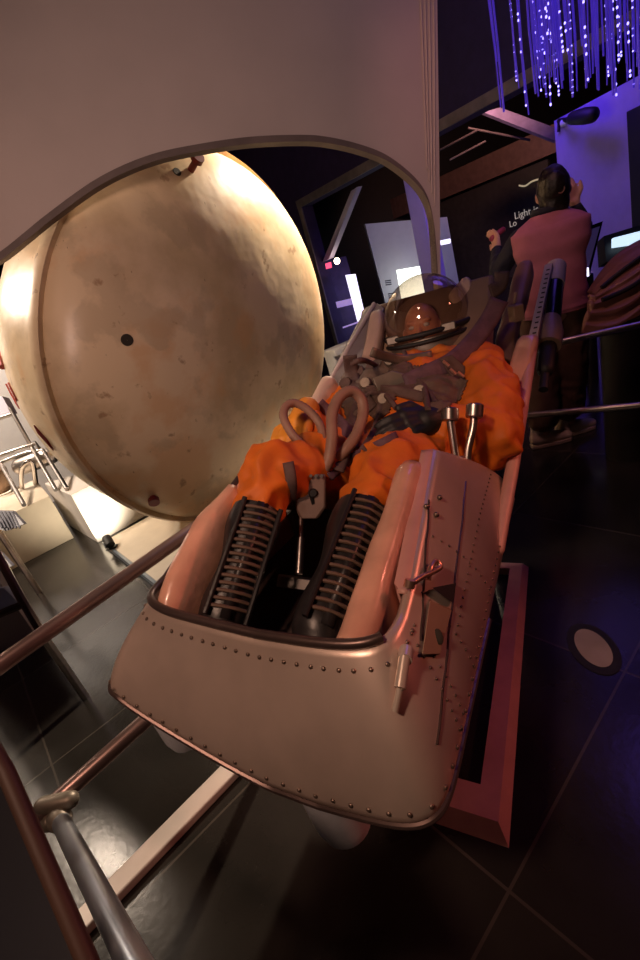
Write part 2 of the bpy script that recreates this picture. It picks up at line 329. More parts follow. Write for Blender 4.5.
# ================================================================== CAPSULE
cc = D(199.6, 354, 3.36) + UP * .03; R = 1.232
toc = Vector((-cc.x, -cc.y, 0)).normalized(); rc = Vector((-toc.y, toc.x, 0))
ax = (toc * math.cos(.6755) + rc * math.sin(.6755) - UP * .23).normalized()
th = thing('spherical_capsule', 'huge weathered cream spherical space capsule behind the arched opening', 'space capsule', (cc.x, cc.y, 0))
prof = [(.001, .61)]
for k in range(1, 25):
    a = k / 24 * math.pi / 2; prof.append((R * .965 * math.sin(a), .22 + .39 * math.cos(a)))
m = MB(); m.lathe(prof, cc, ax, 96); m.build('dome', M['capsule'], th)
m = MB(); m.lathe([(R * .955, .22), (R * .99, .245), (R, .22), (R, .17), (R * .985, .15), (R * .955, .15)], cc, ax, 96); m.build('seam_ring', M['capsule'], th)
prof = [(R * .985, .16), (R * .985, 0)]
for k in range(1, 20):
    a = k / 19 * math.pi / 2; prof.append((max(R * .985 * math.cos(a), .001), -1.1 * math.sin(a)))
m = MB(); m.lathe(prof, cc, ax, 96); m.build('rear_shell', M['capsule'], th)
def on_dome(px, py):
    r = ray(px, py); best = None     # march to the dome surface
    a1 = ax
    for k in range(900):
        q = CAM + r * (1.5 + k * .003); d = q - cc; h = d.dot(a1); rad = (d - a1 * h).length
        if ((rad / (R * .965)) ** 2 + (max(h - .22, 0) / .39) ** 2) < 1 and h > .2:
            n = ((d - a1 * h) / (R * .965) ** 2 + a1 * max(h - .22, 0) / .39 ** 2).normalized(); return q, n
    return CAM + r * 3, -r.normalized()
for px, py, rr, ln, nm in ((191, 170, .034, .10, 'top'), (153, 497, .034, .05, 'low')):
    q, n = on_dome(px, py); m = MB(); m.lathe([(.001, ln), (rr, ln), (rr, ln - .03), (rr * .55, ln - .035), (rr * .55, -.02)], q, n, 20); part_label(m.build('stud', M['red'], th), 'dark red stud with round head')
q, n = on_dome(177, 172); m = MB(); m.lathe([(.001, .004), (.022, .004), (.024, -.01)], q, n, 20); m.build('screw_hole', M['hole'], th)
q, n = on_dome(127, 340); m = MB(); a1 = n.orthogonal().normalized(); m.lathe([(.001, .003), (.030, .003), (.032, -.01)], q, n, 20); part_label(m.build('port', M['hole'], th), 'dark oval port')
# painted marks on the side of the shell
def on_shell(px, py, off=.004):
    r = ray(px, py)
    for k in range(1400):
        q = CAM + r * (1.8 + k * .002); d = q - cc; h = d.dot(ax); rad = (d - ax * h).length
        lim = R * .985 if h > 0 else R * .985 * math.sqrt(max(0, 1 - (h / 1.1) ** 2))
        if h < .2 and rad < lim: return q + ((d - ax * h).normalized() * off)
    return CAM + r * 3.2
def stroke(pts, w):
    m = MB(); P = [on_shell(*p) for p in pts]; m.tube(P, w, 8); part_label(m.build('painted_mark', M['redpaint'], th), 'faded red painted letter seen edge-on')
stroke([(6, 384), (11, 394), (16, 403), (19, 408), (17, 399), (12, 389), (9, 383)], .006)
stroke([(0, 352), (2, 360), (4, 367)], .022)
m = MB(); m.tube([on_shell(*p) for p in ((34.5, 425), (40, 432), (47, 440), (54, 450))], [.003, .012, .012, .003], 8); part_label(m.build('slot', M['red'], th), 'narrow dark red slot')
m = MB(); q = Z(107, 545, 0); AA = A; BB = -B
pl = [q, q + AA * 2.6, q + AA * 2.6 + BB * 1.25, q + BB * 1.25]
m.plate([p + UP * .0 for p in pl], UP * .04)
tag(m.build('capsule_platform', M['cream'], bevel=.004), 'low cream platform under the cream spherical capsule', 'platform')
m = MB(); m.box(q + BB * .62 + UP * .02 - AA * .012, (.02, 1.25, .04), (AA, BB, UP)); tag(m.build('kick_strip', mat('blue_grey_strip', (.16, .20, .25), .4)), 'blue grey strip along the edge of the low cream platform', 'strip')

# ================================================================== EJECTION COUCH
vc = -.035
def zbot(v): return .60 + .14 * max(0, min(1, (-v + .02) / .36)) ** 1.3 + .03 * max(0, min(1, (v - .12) / .2))
def shell_pt(s, t):
    """s in [-1,1]: left rear .. front .. right rear; t 0 bottom .. 1 rim"""
    side = 1 if s > 0 else -1; a = abs(s)
    wb, wt = .372, .292
    g = math.sin(t * math.pi / 2) ** 1.5
    w = wb + (wt - wb) * (1 - math.cos(t * math.pi / 2)) ** .9
    uf = -1.585 + .13 * t ** 1.4
    ue = -.60 - .33 * t ** 1.6
    ca = .55
    if a < ca:            # front, superelliptic corner
        th_ = (a / ca) * math.pi / 2; e = 10 - 4.5 * t; cu = -1.30
        cx, sx = abs(math.cos(th_)), math.sin(th_); k = (cx ** e + sx ** e) ** (-1 / e)
        v = vc + side * w * sx * k; u = cu + (uf - cu) * cx * k
    else:
        k = (a - ca) / (1 - ca); u = -1.30 + (ue + 1.30) * k
        w2 = w - .03 * k * t; v = vc + side * w2
    zr = .85 + .115 * max(0, min(1, (u + 1.36) / .43)) + (.03 if v < 0 else 0) * max(0, min(1, -v / .3))
    z0 = zbot(v) if u < -1.2 else zbot(v) * 1
    return W(u, v, z0 + (zr - z0) * t)
couch = thing('ejection_couch', 'riveted metal ejection couch holding the orange suited mannequin in the foreground', 'ejection seat', W(-1.0, vc, 0))
NS = 150; NT = 14
m = MB(); m.grid([[shell_pt(-1 + 2 * i / NS, t / NT) for i in range(NS + 1)] for t in range(NT + 1)])
bucket = m.build('foot_bucket', M['alu'], couch, solid=.012, sharp=60)
m = MB(); m.tube([shell_pt(-1 + 2 * i / NS, 1.0) + UP * .002 for i in range(int(NS * .06), int(NS * .655) + 1)], .0095, 10); m.build('rim_bead', M['rim'], bucket)
m = MB(); m.tube([shell_pt(-.66 + 1.32 * i / 200, 0) for i in range(201)], .006, 8); m.build('lower_edge_bead', M['rim'], bucket)
m = MB()
def rivet(s, t, r=.0042):
    p = shell_pt(s, t); n = (shell_pt(s + .004, t) - shell_pt(s - .004, t)).cross(shell_pt(s, min(t + .02, 1)) - shell_pt(s, max(t - .02, 0))).normalized()
    if n.dot(CAM - p) < 0 and s > -.5: n = -n
    m.ell(p + n * .0015, (r, r, r * .6), (n.orthogonal().normalized(), n.cross(n.orthogonal().normalized()), n), 8, 6)
def arcs(t, n, s0, s1):         # evenly spaced along the skin
    q = [s0 + (s1 - s0) * k / 400 for k in range(401)]; P = [shell_pt(x, t) for x in q]; L = [0]
    for a, b in zip(P, P[1:]): L.append(L[-1] + (b - a).length)
    out = []; j = 0
    for k in range(n):
        d = L[-1] * k / (n - 1)
        while j < 399 and L[j + 1] < d: j += 1
        out.append(q[j])
    return out
for x in arcs(.09, 38, -.58, .54): rivet(x, .09)
for x in arcs(.87, 30, -.5, .42): rivet(x, .87)
for c in (.405, .44, .56, .70):
    for k in range(10): rivet(c, .12 + .75 * k / 9, .003)
for x in arcs(.10, 26, .56, .98): rivet(x, .10, .003)
for x in arcs(.45, 26, .56, .98): rivet(x, .45, .003)
r = m.build('rivets', M['rivet'], bucket); r['kind'] = 'stuff'
# bucket floor, inner lining
m = MB(); m.grid([[W(-1.53, vc - .30, .73), W(-1.53, vc, .66), W(-1.53, vc + .30, .64)], [W(-.6, vc - .31, .73), W(-.6, vc, .66), W(-.6, vc + .31, .64)]]); m.build('bucket_floor', M['inner'], couch, solid=.012)
# side consoles: inner cheek walls closing the shell
for sd, nm in ((1, 'r'), (-1, 'l')):
    m = MB(); rows = []
    for t in range(9):
        row = []
        for i in range(25):
            s = sd * (.5 + .5 * i / 24); p = shell_pt(s, 1.0); u, v, z = loc(p)
            vi = v - sd * (.03 if i > 1 else .02); row.append(W(u, vi + sd * .07 * 0, .68 + (z - .68) * t / 8))
        rows.append(row)
    rows.append([shell_pt(sd * (.5 + .5 * i / 24), 1.0) for i in range(25)])
    m.grid(rows); m.build('cheek_panel', M['pinkbar'], couch, solid=.006)
    # rear bulkhead between cheek and outer skin
    m = MB(); rows = []
    for t in range(9):
        a = shell_pt(sd, t / 8); u, v, z = loc(a); ul, vl, zl = loc(shell_pt(sd, 1.0)); rows.append([a, W(u, vl - sd * .03, z)])
    m.grid(rows); m.build('rear_bulkhead', M['alugrey'], couch, solid=.006)
# bolsters wrapped in plastic
def bolster(pts, rx, rz, name, mt, seedk, lab=None):
    P = sm(pts, 7); n = len(P); m = MB(); rows = []
    for i, p in enumerate(P):
        t = (P[min(i + 1, n - 1)] - P[max(i - 1, 0)]).normalized(); a = RT - t * RT.dot(t); a.normalize(); b = t.cross(a)
        e = min(i, n - 1 - i) / 2.5; k = math.sqrt(max(0, 1 - (1 - min(1, e)) ** 2)) * .98 + .02
        row = []
        for j in range(20):
            g = 2 * math.pi * j / 20; ca, sa = math.cos(g), math.sin(g); q = 2 / 3.2
            x = math.copysign(abs(ca) ** q, ca); y = math.copysign(abs(sa) ** q, sa)
            w = 1 + .14 * noise.noise(p * 9 + Vector((seedk, x, y)))
            row.append(p + a * (x * rx * k * w) + b * (y * rz * k * w))
        rows.append(row)
    m.grid(rows, True); m.add(rows[0], [tuple(range(20))]); m.add(rows[-1], [tuple(range(20))])
    o = m.build(name, mt, couch, sharp=70)
    if lab: part_label(o, lab)
bolster([V(358, 652, .185) - UP * .035, V(368, 628, .185) - UP * .025, V(395, 545, .185) - UP * .022, V(417, 462, .185) - UP * .03], .035, .085, 'bolster', M['pad'], 1, 'pink bolster under clear plastic')
bolster([V(182, 602, -.262) - UP * .06, V(190, 578, -.262) - UP * .05, V(214, 520, -.265) - UP * .06, V(238, 482, -.265) - UP * .08], .034, .095, 'bolster', M['pad'], 5, 'pink bolster on the far side of the legs')
# latch pin, hook handle and plates on the right console
_SP = [shell_pt(.15 + .85 * i / 219, j / 79) for i in range(220) for j in range(80)]
def surf(px, py, off=.01):      # nearest shell point whose projection hits the pixel
    best = 1e9; bp = None
    for p in _SP:
        d = p - CAM; z = d.dot(fwd); x = 320 + F * d.dot(ix) / z; y = 480 + F * d.dot(iy) / z
        e = (x - px) ** 2 + (y - py) ** 2
        if e < best: best = e; bp = p
    return bp + (CAM - bp).normalized() * off
m = MB(); m.tube([surf(405, 657, .022), surf(399, 688, .022)], .0095, 14); m.tube([surf(399, 688, .022), surf(396, 712, .016)], .0055, 12); m.tube([surf(407, 650, .012), surf(405, 660, .022)], .012, 12)
part_label(m.build('latch_pin', mat('bright_pin_steel', (.78, .66, .56), .3, .45, var=.1), couch), 'bright steel latch pin at the bucket corner')
m = MB(); m.tube(sm([surf(408, 585, .02), surf(420, 578, .025), surf(433, 572, .03), surf(440, 566, .035), surf(436, 562, .03), surf(430, 568, .03), surf(428, 580, .02)], 6), .0055, 10)
m.tube([surf(409, 588, .012), surf(409, 580, .024)], .010, 12)
part_label(m.build('hook_handle', M['brass'], couch), 'pinkish metal hook handle')
m = MB(); c1, c2, c3 = surf(432, 588, .03), surf(456, 582, .03), surf(453, 604, .03); m.plate([c1, c2, c3], (CAM - c1).normalized() * -.018); part_label(m.build('pull_tab', M['black'], couch), 'black triangular pull tab')
m = MB(); m.plate([surf(430, 600, .014), surf(452, 610, .014), surf(440, 655, .014), surf(422, 655, .014)], (CAM - c1).normalized() * -.008); part_label(m.build('latch_plate', M['tan'], couch, bevel=.002), 'tan latch plate')
m = MB(); e = surf(439, 637, .018); nn = (CAM - e).normalized(); a_ = nn.cross(UP).normalized(); b_ = a_.cross(nn); m.ell(e, (.008, .014, .003), (a_, b_, nn), 16, 8); m.build('plate_slot', M['hole'], couch)
for (x0, y0), (x1, y1) in (((429, 500), (421, 640)), ((466, 482), (437, 745))):
    m = MB(); m.tube([surf(x0 + (x1 - x0) * k / 14, y0 + (y1 - y0) * k / 14, .002) for k in range(15)], .0022, 6); m.build('skin_seam', M['rim'], couch)
for px, py in ((426, 506), (440, 497), (436, 514)): m = MB(); m.ell(surf(px, py, .006), (.006, .006, .006)); m.build('screw_head', M['rivet'], couch)
# control levers with knurled knobs
m = MB(); b0 = V(458, 474, .235); m.ell(b0, (.035, .035, .05)); m.box(b0 + FW * .02, (.05, .03, .07), (FW, RT, UP)); m.build('lever_mount', M['alugrey'], couch, bevel=.004)
for pts, kn in (([(457, 466), (453, 440), (450, 418)], ((450, 421), (450, 408))), ([(467, 470), (468, 450), (473, 428), (474, 414)], ((474, 418), (475, 404)))):
    dd = (b0 - CAM).dot(fwd) - .01
    P = [D(x, y, dd) for x, y in pts]; m = MB(); m.tube(sm(P, 5), .0105, 12); lv = m.build('lever', M['steel'], couch)
    m = MB(); K = [D(x, y, dd) for x, y in kn]; kd = (K[1] - K[0]); m.tube([K[0], K[0] + kd * .1, K[0] + kd * .9, K[1]], [.019, .023, .023, .018], 20); m.build('knob', M['steel'], lv)
# seat back
tt = Vector((math.cos(math.radians(35)), 0, math.sin(math.radians(35)))); nnv = Vector((-math.sin(math.radians(35)), 0, math.cos(math.radians(35))))
T3 = FW * tt.x + UP * tt.z; N3 = FW * nnv.x + UP * nnv.z
bh = W(-.66, vc, .66)
m = MB(); m.box(bh + T3 * .48 - N3 * .02, (1.0, .58, .06), (T3, RT, N3)); m.build('seat_back', M['canvas'], couch, bevel=.02)
m = MB(); m.box(W(-.80, vc, .64) - UP * .02, (.5, .58, .05), (FW, RT, UP)); m.build('seat_pan', M['inner'], couch, bevel=.01)
m = MB(); q0 = D(462, 300, 1.95); m.plate([D(456, 325, 1.82), D(450, 292, 1.83), D(466, 274, 1.84), D(473, 278, 1.83), D(472, 312, 1.80)], (fwd * .05)); part_label(m.build('head_rest_wing', M['padpale'], couch, bevel=.02), 'pale pointed wing beside the helmet')
# left wing
m = MB(); m.plate([D(371, 306, 2.05), D(378, 303, 2.04), D(385, 308, 2.0), D(377, 345, 1.9), D(364, 385, 1.78), D(330, 404, 1.72), D(322, 400, 1.72)], RT * -.03); part_label(m.build('side_wing', M['alugrey'], couch, bevel=.008), 'grey side wing left of the helmet')
m = MB(); m.tube([D(374, 304, 2.04), D(350, 345, 1.9), D(322, 396, 1.75)], .010, 10); part_label(m.build('wing_edge', M['barn'], couch), 'pale metal edge of the left wing')
bolster([D(379, 312, 1.98), D(374, 345, 1.90), D(366, 378, 1.82)], .032, .034, 'side_roll', M['padpale'], 9, 'pale roll pad left of the helmet')
bolster([D(333, 380, 1.78), D(322, 400, 1.74), D(308, 424, 1.68)], .03, .04, 'side_roll', M['padpale'], 12, 'pale pad end above the left glove')
bolster([D(526, 264, 1.98), D(518, 300, 1.88), D(508, 335, 1.80), D(504, 372, 1.72)], .036, .036, 'side_roll', M['roll'], 15, 'brown leather roll at the upper right of the seat back')
# right rail
ra, rb = W(-.86, .335, .56), None
ra = V(497, 549, .325); rm = V(512, 470, .345); rtop = D(549, 266, 1.86); r2 = D(533, 340, 1.66)
m = MB(); m.cap([ra, rm, r2], .019, 14); rail = part_label(m.build('side_rail', M['pinkbar'], couch), 'salmon painted tubular side rail')
bolster([D(504, 446, 1.50), D(510, 415, 1.54), D(520, 372, 1.60), D(529, 337, 1.66)], .036, .032, 'rail_sleeve', M['pad'], 21, 'pink padded sleeve on the right rail')
m = MB(); dr = (rtop - r2); sd = dr.normalized(); m.box(r2 + dr * .5, (dr.length, .030, .022), (sd, RT, sd.cross(RT).normalized())); sl = part_label(m.build('slide_bar', M['barn'], couch, bevel=.002), 'pale metal slide bar with marks')
for k in range(14):
    m = MB(); c = r2 + dr * (.08 + .85 * k / 13) + (CAM - r2).normalized() * .0155; m.box(c, (.006, .012, .006), (sd, RT, sd.cross(RT).normalized())); m.build('scale_mark', M['hole'], sl)
# canister behind the rail
q1, q2 = D(556, 268, 1.90), D(549, 335, 1.74)
m = MB(); m.cap([q1, q1.lerp(q2, .9)], .036, 20); can = part_label(m.build('canister', M['blackgloss'], couch), 'black canister with a silver band behind the rail')
m = MB(); m.tube([q1 + (q1 - q2) * .02, q1.lerp(q2, .28)], .0385, 20); m.build('silver_band', M['barn'], can)
m = MB(); m.tube([q1.lerp(q2, .70), q1.lerp(q2, .98), q1.lerp(q2, 1.15)], [.03, .05, .046], 20); m.build('bracket_collar', M['tan'], can)
m = MB(); m.cap([q1.lerp(q2, 1.15), q1.lerp(q2, 1.45)], .03, 14); m.tube([q1.lerp(q2, 1.4), q1.lerp(q2, 1.7)], .016, 12); m.build('lower_fitting', M['black'], can)
m = MB(); m.box(D(516, 313, 1.72), (.04, .05, .06)); m.tube([D(514, 304, 1.71), D(516, 292, 1.71)], .006, 8); m.build('valve_block', M['tan'], couch, bevel=.004)
# strut frame below the shell, foot pads and pedestal
for px, py, z in ((325, 800, .0), (172, 735, .0)):
    pass
m = MB(); m.lathe([(.001, .385), (.055, .385), (.062, .42), (.066, .60), (.066, .66)], W(-1.50, .07, 0), UP, 28); part_label(m.build('foot_pad', M['ped'], couch), 'pale rounded foot under the bucket front')
m = MB(); m.lathe([(.001, .50), (.04, .50), (.048, .53), (.05, .64), (.05, .74)], W(-1.50, -.335, 0), UP, 28); part_label(m.build('foot_pad', M['ped'], couch), 'pale rounded foot under the left end of the bucket')
m = MB(); m.plate([W(-1.05, -.20, 0), W(-.25, -.20, 0), W(-.25, .14, 0), W(-1.05, .14, 0)], UP * .66); part_label(m.build('pedestal', M['black'], couch), 'black pedestal under the couch')
m = MB()
ob = [W(-1.27, .32, 0), W(-.13, .275, 0), W(-.13, -.36, 0), W(-1.27, -.36, 0)]
ib = [W(-1.15, .235, 0), W(-.19, .205, 0), W(-.19, -.29, 0), W(-1.15, -.29, 0)]
for k in range(4):
    j = (k + 1) % 4; a, b, c, d = ob[k], ob[j], ib[j], ib[k]; mid = [x.lerp(y, .3) + UP * .035 for x, y in ((a, d), (b, c))]; mi2 = [x.lerp(y, .98) + UP * .035 for x, y in ((a, d), (b, c))]
    m.add([a, b, mid[1], mid[0], mi2[1], mi2[0], c, d], [(0, 1, 2, 3), (3, 2, 4, 5), (5, 4, 6, 7)])
part_label(m.build('floor_frame', M['pinkbar'], couch, sharp=20), 'salmon bevelled frame around the couch foot on the floor')

# ================================================================== MANNEQUIN
man = thing('suited_mannequin', 'mannequin in orange pressure suit and glass bubble helmet lying in the metal couch', 'mannequin', W(-.6, vc, .75))
def folds(seed, amp, sc=11.0):
    def f(c, n):
        p = c * sc + Vector((seed, seed, seed)); w = noise.noise(c * 4.5 + Vector((seed, 0, 0))) * 1.4
        q = noise.noise(p + Vector((w, w, -w))); r_ = 1 - abs(q) * 2.2
        return amp * (r_ * .8 - .35 + .5 * noise.noise(p * 2.1))
    return f
mv = -.02
shR, shL = W(-.22, .20, .955), W(-.22, -.235, .955)
elR, elL = W(-.58, .285, .83), W(-.50, -.27, .90)
haR, haL = D(428, 421, 1.34), D(312, 424, 1.45)
knR, knL = V(385, 470, .085), V(268, 478, -.165)
hiR, hiL = W(-.62, .085, .80), W(-.62, -.14, .80)
btR, btL = V(362, 512, .085), V(258, 512, -.165)
anR, anL = V(318, 634, .085), V(222, 622, -.165)
m = MB()
m.cap([W(-.64, mv, .80), W(-.45, mv, .88), W(-.29, mv, .935), W(-.17, 0, .965)], [.14, .14, .15, .09], 20)
m.cap([hiL, W(-.31, -.12, .93)], [.13, .125], 18); m.cap([hiR, W(-.31, .09, .93)], [.13, .125], 18)
m.cap([shL, W(-.2, 0, .955), shR], [.095, .10, .095], 18)
m.cap([shR, shR.lerp(elR, .55) + RT * .02, elR], [.10, .105, .095], 18); m.cap([elR, elR.lerp(haR, .55), haR], [.095, .075, .045], 18)
m.cap([shL, elL], [.10, .085], 18); m.cap([elL, haL], [.08, .045], 18)
for hi, kn, bt in ((hiR, knR, btR), (hiL, knL, btL)):
    kn2 = kn - FW * -.03
    m.cap([hi, hi.lerp(kn, .55), kn + FW * .04 - UP * .02], [.13, .115, .085], 20)
    m.cap([kn + FW * .03, kn.lerp(bt, .75)], [.085, .066], 20)
suit = remesh(m, 'pressure_suit', M['orange'], man, .010, 5, folds(3, .019))
bv = BVHTree.FromPolygons([suit.matrix_world @ v.co + man.location * 0 for v in suit.data.vertices], [p.vertices for p in suit.data.polygons])
bpy.context.view_layer.update()
mw = suit.matrix_world
bv = BVHTree.FromPolygons([mw @ v.co for v in suit.data.vertices], [tuple(p.vertices) for p in suit.data.polygons])
def hit(px, py, off=.006, dflt=1.5):
    d = ray(px, py).normalized(); h, n, i, ds = bv.ray_cast(CAM, d)
    if h is None: return D(px, py, dflt) - d * off, -d
    return h - d * off, n
def ribbon(pts, w, name, mt, off=.008, th_=.005, dflt=1.5, parent=None):
    P = [hit(x, y, off, dflt)[0] for x, y in pts]; P = sm(P, 5)
    for _ in range(3): P = [P[0]] + [(P[i - 1] + P[i] * 2 + P[i + 1]) / 4 for i in range(1, len(P) - 1)] + [P[-1]]
    m = MB(); rows = []
    for i, p in enumerate(P):
        t = (P[min(i + 1, len(P) - 1)] - P[max(0, i - 1)]).normalized(); n = (CAM - p).normalized(); a = t.cross(n).normalized()
        rows.append([p - a * w / 2, p - a * w / 4 + n * .003, p + a * w / 4 + n * .003, p + a * w / 2])
    m.grid(rows); return m.build(name, mt, parent or man, solid=th_, sharp=80)
# boots
def boot(kn, an, nm, seed):
    t = (an - kn).normalized(); fr = (N3 - t * N3.dot(t)).normalized(); fr = UP * .8 + RT * .75; fr = (fr - t * fr.dot(t)).normalized(); a = t.cross(fr).normalized()
    L_ = (an - kn).length; m = MB(); rows = []
    for i in range(19):
        k = i / 18; p = kn + t * (L_ * k); w = .062 - .010 * math.sin(k * math.pi * .5) + .006 * math.sin(k * 9); d_ = .066 - .012 * k
        rows.append([p + a * (w * math.cos(g)) + fr * (d_ * math.sin(g)) for g in [2 * math.pi * j / 24 for j in range(24)]])
    fd = (t * .62 + fr * .2 - UP * .55).normalized()
    for i in range(1, 9):
        k = i / 8; p = an + fd * (.13 * k); w = .054 * math.sqrt(max(.02, 1 - k ** 4)) ; d_ = .052 * math.sqrt(max(.02, 1 - k ** 3))
        rows.append([p + a * (w * math.cos(g)) + fr * (d_ * math.sin(g)) for g in [2 * math.pi * j / 24 for j in range(24)]])
    m.grid(rows, True); m.add(rows[-1], [tuple(range(24))]); m.add(rows[0], [tuple(range(24))])
    b = m.build('boot', M['leather'], man, sharp=60)
    m = MB()
    fc = [kn + t * (L_ * k) + fr * (.068 - .012 * k) for k in (0, .5, 1)]
    m.grid([[fc_ - a * .014 for fc_ in fc], [fc_ + fr * .004 for fc_ in fc], [fc_ + a * .014 for fc_ in fc]]); m.build('tongue', M['leather'], b, solid=.004)
    m = MB(); n = 15
    for i in range(n):
        k = .04 + .92 * i / n; k2 = k + .5 / n; P = []
        f = lambda s_, kk: kn + t * (L_ * kk) + fr * ((.070 - .012 * kk) * (1 - .20 * s_ * s_)) + a * (s_ * .041)
        m.tube([f(-1, k), f(-.5, k + .1 / n), f(0, k + .2 / n), f(.5, k + .3 / n), f(1, k + .4 / n)], .0042, 6)
    m.build('laces', M['lace'], b)
    m = MB()
    for s_ in (-1, 1): m.tube([kn + t * (L_ * k) + fr * (.062 - .012 * k) + a * (s_ * .045) for k in (0, .25, .5, .75, 1)], .006, 8)
    m.build('eyelet_facing', M['leather'], b)
boot(btR, anR, 'R', 1); boot(btL, anL, 'L', 2)
# gloves: palm, four bent fingers and a thumb
def glove(wrist, fd, up, name, mt, sc=1.0, curl=.5, lab=None):
    fd = fd.normalized(); up = (up - fd * up.dot(fd)).normalized(); a = fd.cross(up); m = MB()
    m.cap([wrist - fd * .05 * sc, wrist + fd * .02 * sc], .040 * sc, 14)
    for k in (-1, -.33, .33, 1): m.cap([wrist + fd * .01 * sc + a * k * .02 * sc, wrist + fd * .085 * sc + a * (k * .033 * sc)], [.024 * sc, .018 * sc], 12)
    for k, ln in zip((-1.1, -.37, .37, 1.1), (.068, .082, .088, .078)):
        r0 = wrist + fd * .085 * sc + a * (k * .033 * sc); c = curl
        p1_ = r0 + (fd * math.cos(c * .5) - up * math.sin(c * .5)) * ln * .5 * sc; p2_ = p1_ + (fd * math.cos(c * 1.4) - up * math.sin(c * 1.4)) * ln * .34 * sc; p3_ = p2_ + (fd * math.cos(c * 2.2) - up * math.sin(c * 2.2)) * ln * .26 * sc
        m.cap([r0, p1_, p2_, p3_], [.0125 * sc, .0118 * sc, .0105 * sc, .009 * sc], 10)
    tb = wrist + fd * .025 * sc + a * .036 * sc; m.cap([tb, tb + (fd * .6 + a * .8).normalized() * .035 * sc, tb + (fd * .95 + a * .35).normalized() * .068 * sc], [.017 * sc, .014 * sc, .011 * sc], 10)
    o = remesh(m, name, mt, man, .005, 3)
    if lab: part_label(o, lab)
glove(D(432, 420, 1.33), D(396, 424, 1.27) - D(437, 416, 1.335), N3 * .7 - fwd * .6, 'glove', M['glove'], 1.0, .42, 'black glove resting on the lap')
glove(D(302, 420, 1.43), D(292, 440, 1.36) - D(306, 412, 1.45), N3 * .7 - fwd * .3, 'glove', mat('yellow_orange_glove', (.85, .33, .03), .55, var=.2, bump=.1), 1.05, .9, 'yellow orange glove beside the hoses')
# head and helmet
hd_up = (T3 * .30 + UP * .95 - RT * .05).normalized(); face = (UP * .3 - FW * .9 + RT * .12); face = (face - hd_up * face.dot(hd_up)).normalized(); hx = face.cross(hd_up).normalized()
hcn = D(423, 330, 1.86)
m = MB(); m.ell(hcn, (.072, .09, .105), (hx, face, hd_up), 28, 20); m.ell(hcn - hd_up * .05 + face * .012, (.056, .072, .07), (hx, face, hd_up))
m.cap([hcn - hd_up * .07, hcn - hd_up * .17], .05, 16)
m.cap([hcn + face * .085 + hd_up * .012, hcn + face * .108 - hd_up * .022], [.008, .014], 10)
for s_ in (-1, 1): m.ell(hcn + hx * (s_ * .072) - hd_up * .01, (.012, .022, .03), (hx, face, hd_up), 12, 8); m.ell(hcn + hx * (s_ * .028) + face * .078 + hd_up * .03, (.022, .014, .008), (hx, face, hd_up), 12, 8)
m.ell(hcn + face * .080 - hd_up * .052, (.022, .012, .008), (hx, face, hd_up), 12, 8)
head = remesh(m, 'head', M['dummy'], man, .005, 3)
for s_ in (-1, 1): m = MB(); m.ell(hcn + hx * (s_ * .028) + face * .081 + hd_up * .012, (.013, .008, .008), (hx, face, hd_up), 12, 8); m.build('eye', M['white'], head)
gc = D(425.5, 318, 1.86); m = MB(); rg = .166
rows = []
for j in range(25):
    th_ = j / 24 * math.radians(125); rows.append([gc + (hx * math.cos(2 * math.pi * i / 48) + face * math.sin(2 * math.pi * i / 48)) * (rg * math.sin(th_)) + hd_up * (rg * math.cos(th_)) for i in range(48)])
m.grid(rows, True); helm = m.build('helmet_dome', M['glassdome'], man, sharp=180); part_label(helm, 'clear bubble of the helmet')
m = MB(); zr_ = rg * math.cos(math.radians(125)); rr_ = rg * math.sin(math.radians(125))
m.lathe([(rr_ + .004, zr_ + .012), (rr_ + .022, zr_ + .008), (rr_ + .026, zr_ - .02), (rr_ + .02, zr_ - .045), (rr_ - .01, zr_ - .05)], gc, hd_up, 48); part_label(m.build('neck_ring', M['khaki'], man), 'olive grey metal neck ring')
m = MB()
vis = [gc + (hx * math.sin(g) + face * math.cos(g)) * (rg * .95 + .012) - hd_up * (.050 + .02 * math.cos(g * 1.2)) for g in [-1.75 + 3.5 * i / 28 for i in range(29)]]
m.tube(vis, .0105, 10); m.tube([p - hd_up * .03 for p in vis], .008, 10); vb = m.build('visor_bar', M['black'], man); part_label(vb, 'black visor bar across the helmet')
for k_ in (20, 9): m = MB(); m.box(vis[k_] + face * .01, (.05, .02, .03), (hx, face, hd_up)); m.build('visor_clasp', M['khaki'], vb, bevel=.004)
# harness
ribbon([(420, 300), (410, 320), (500, 330)], .001, 'strap', M['strap']) if False else None
o = ribbon([(499, 300), (488, 322), (470, 345), (452, 362), (432, 372), (405, 384)], .062, 'shoulder_strap', M['strapv'], .014, .006, 1.62); part_label(o, 'wide plum webbing strap over the right shoulder')
o = ribbon([(490, 292), (500, 286), (502, 272)], .05, 'shoulder_strap', M['strap'], .012, .006, 1.75)
o = ribbon([(350, 355), (352, 375), (360, 395), (372, 410)], .05, 'shoulder_strap', M['strap'], .012, .006, 1.7)
o = ribbon([(338, 398), (356, 392), (378, 390), (402, 392), (424, 398)], .032, 'chest_strap', M['strap'], .012)
o = ribbon([(372, 352), (400, 360), (432, 355)], .032, 'collar_band', M['khaki'], .014)
o = ribbon([(384, 392), (382, 410), (376, 432), (366, 450)], .034, 'chest_strap', M['strap'], .012)
o = ribbon([(362, 392), (352, 420), (346, 448), (338, 470)], .036, 'chest_strap', M['strap'], .012)
o = ribbon([(418, 384), (428, 398), (436, 412)], .04, 'chest_strap', M['strap'], .012)
o = ribbon([(330, 476), (352, 458), (378, 446), (398, 436)], .028, 'lap_strap', M['strapv'], .010)
o = ribbon([(318, 404), (330, 415), (345, 430), (352, 450)], .045, 'chest_strap', M['strapv'], .010)
o = ribbon([(288, 462), (292, 486), (290, 510)], .028, 'lap_strap', M['strap'], .012, .005, 1.25)
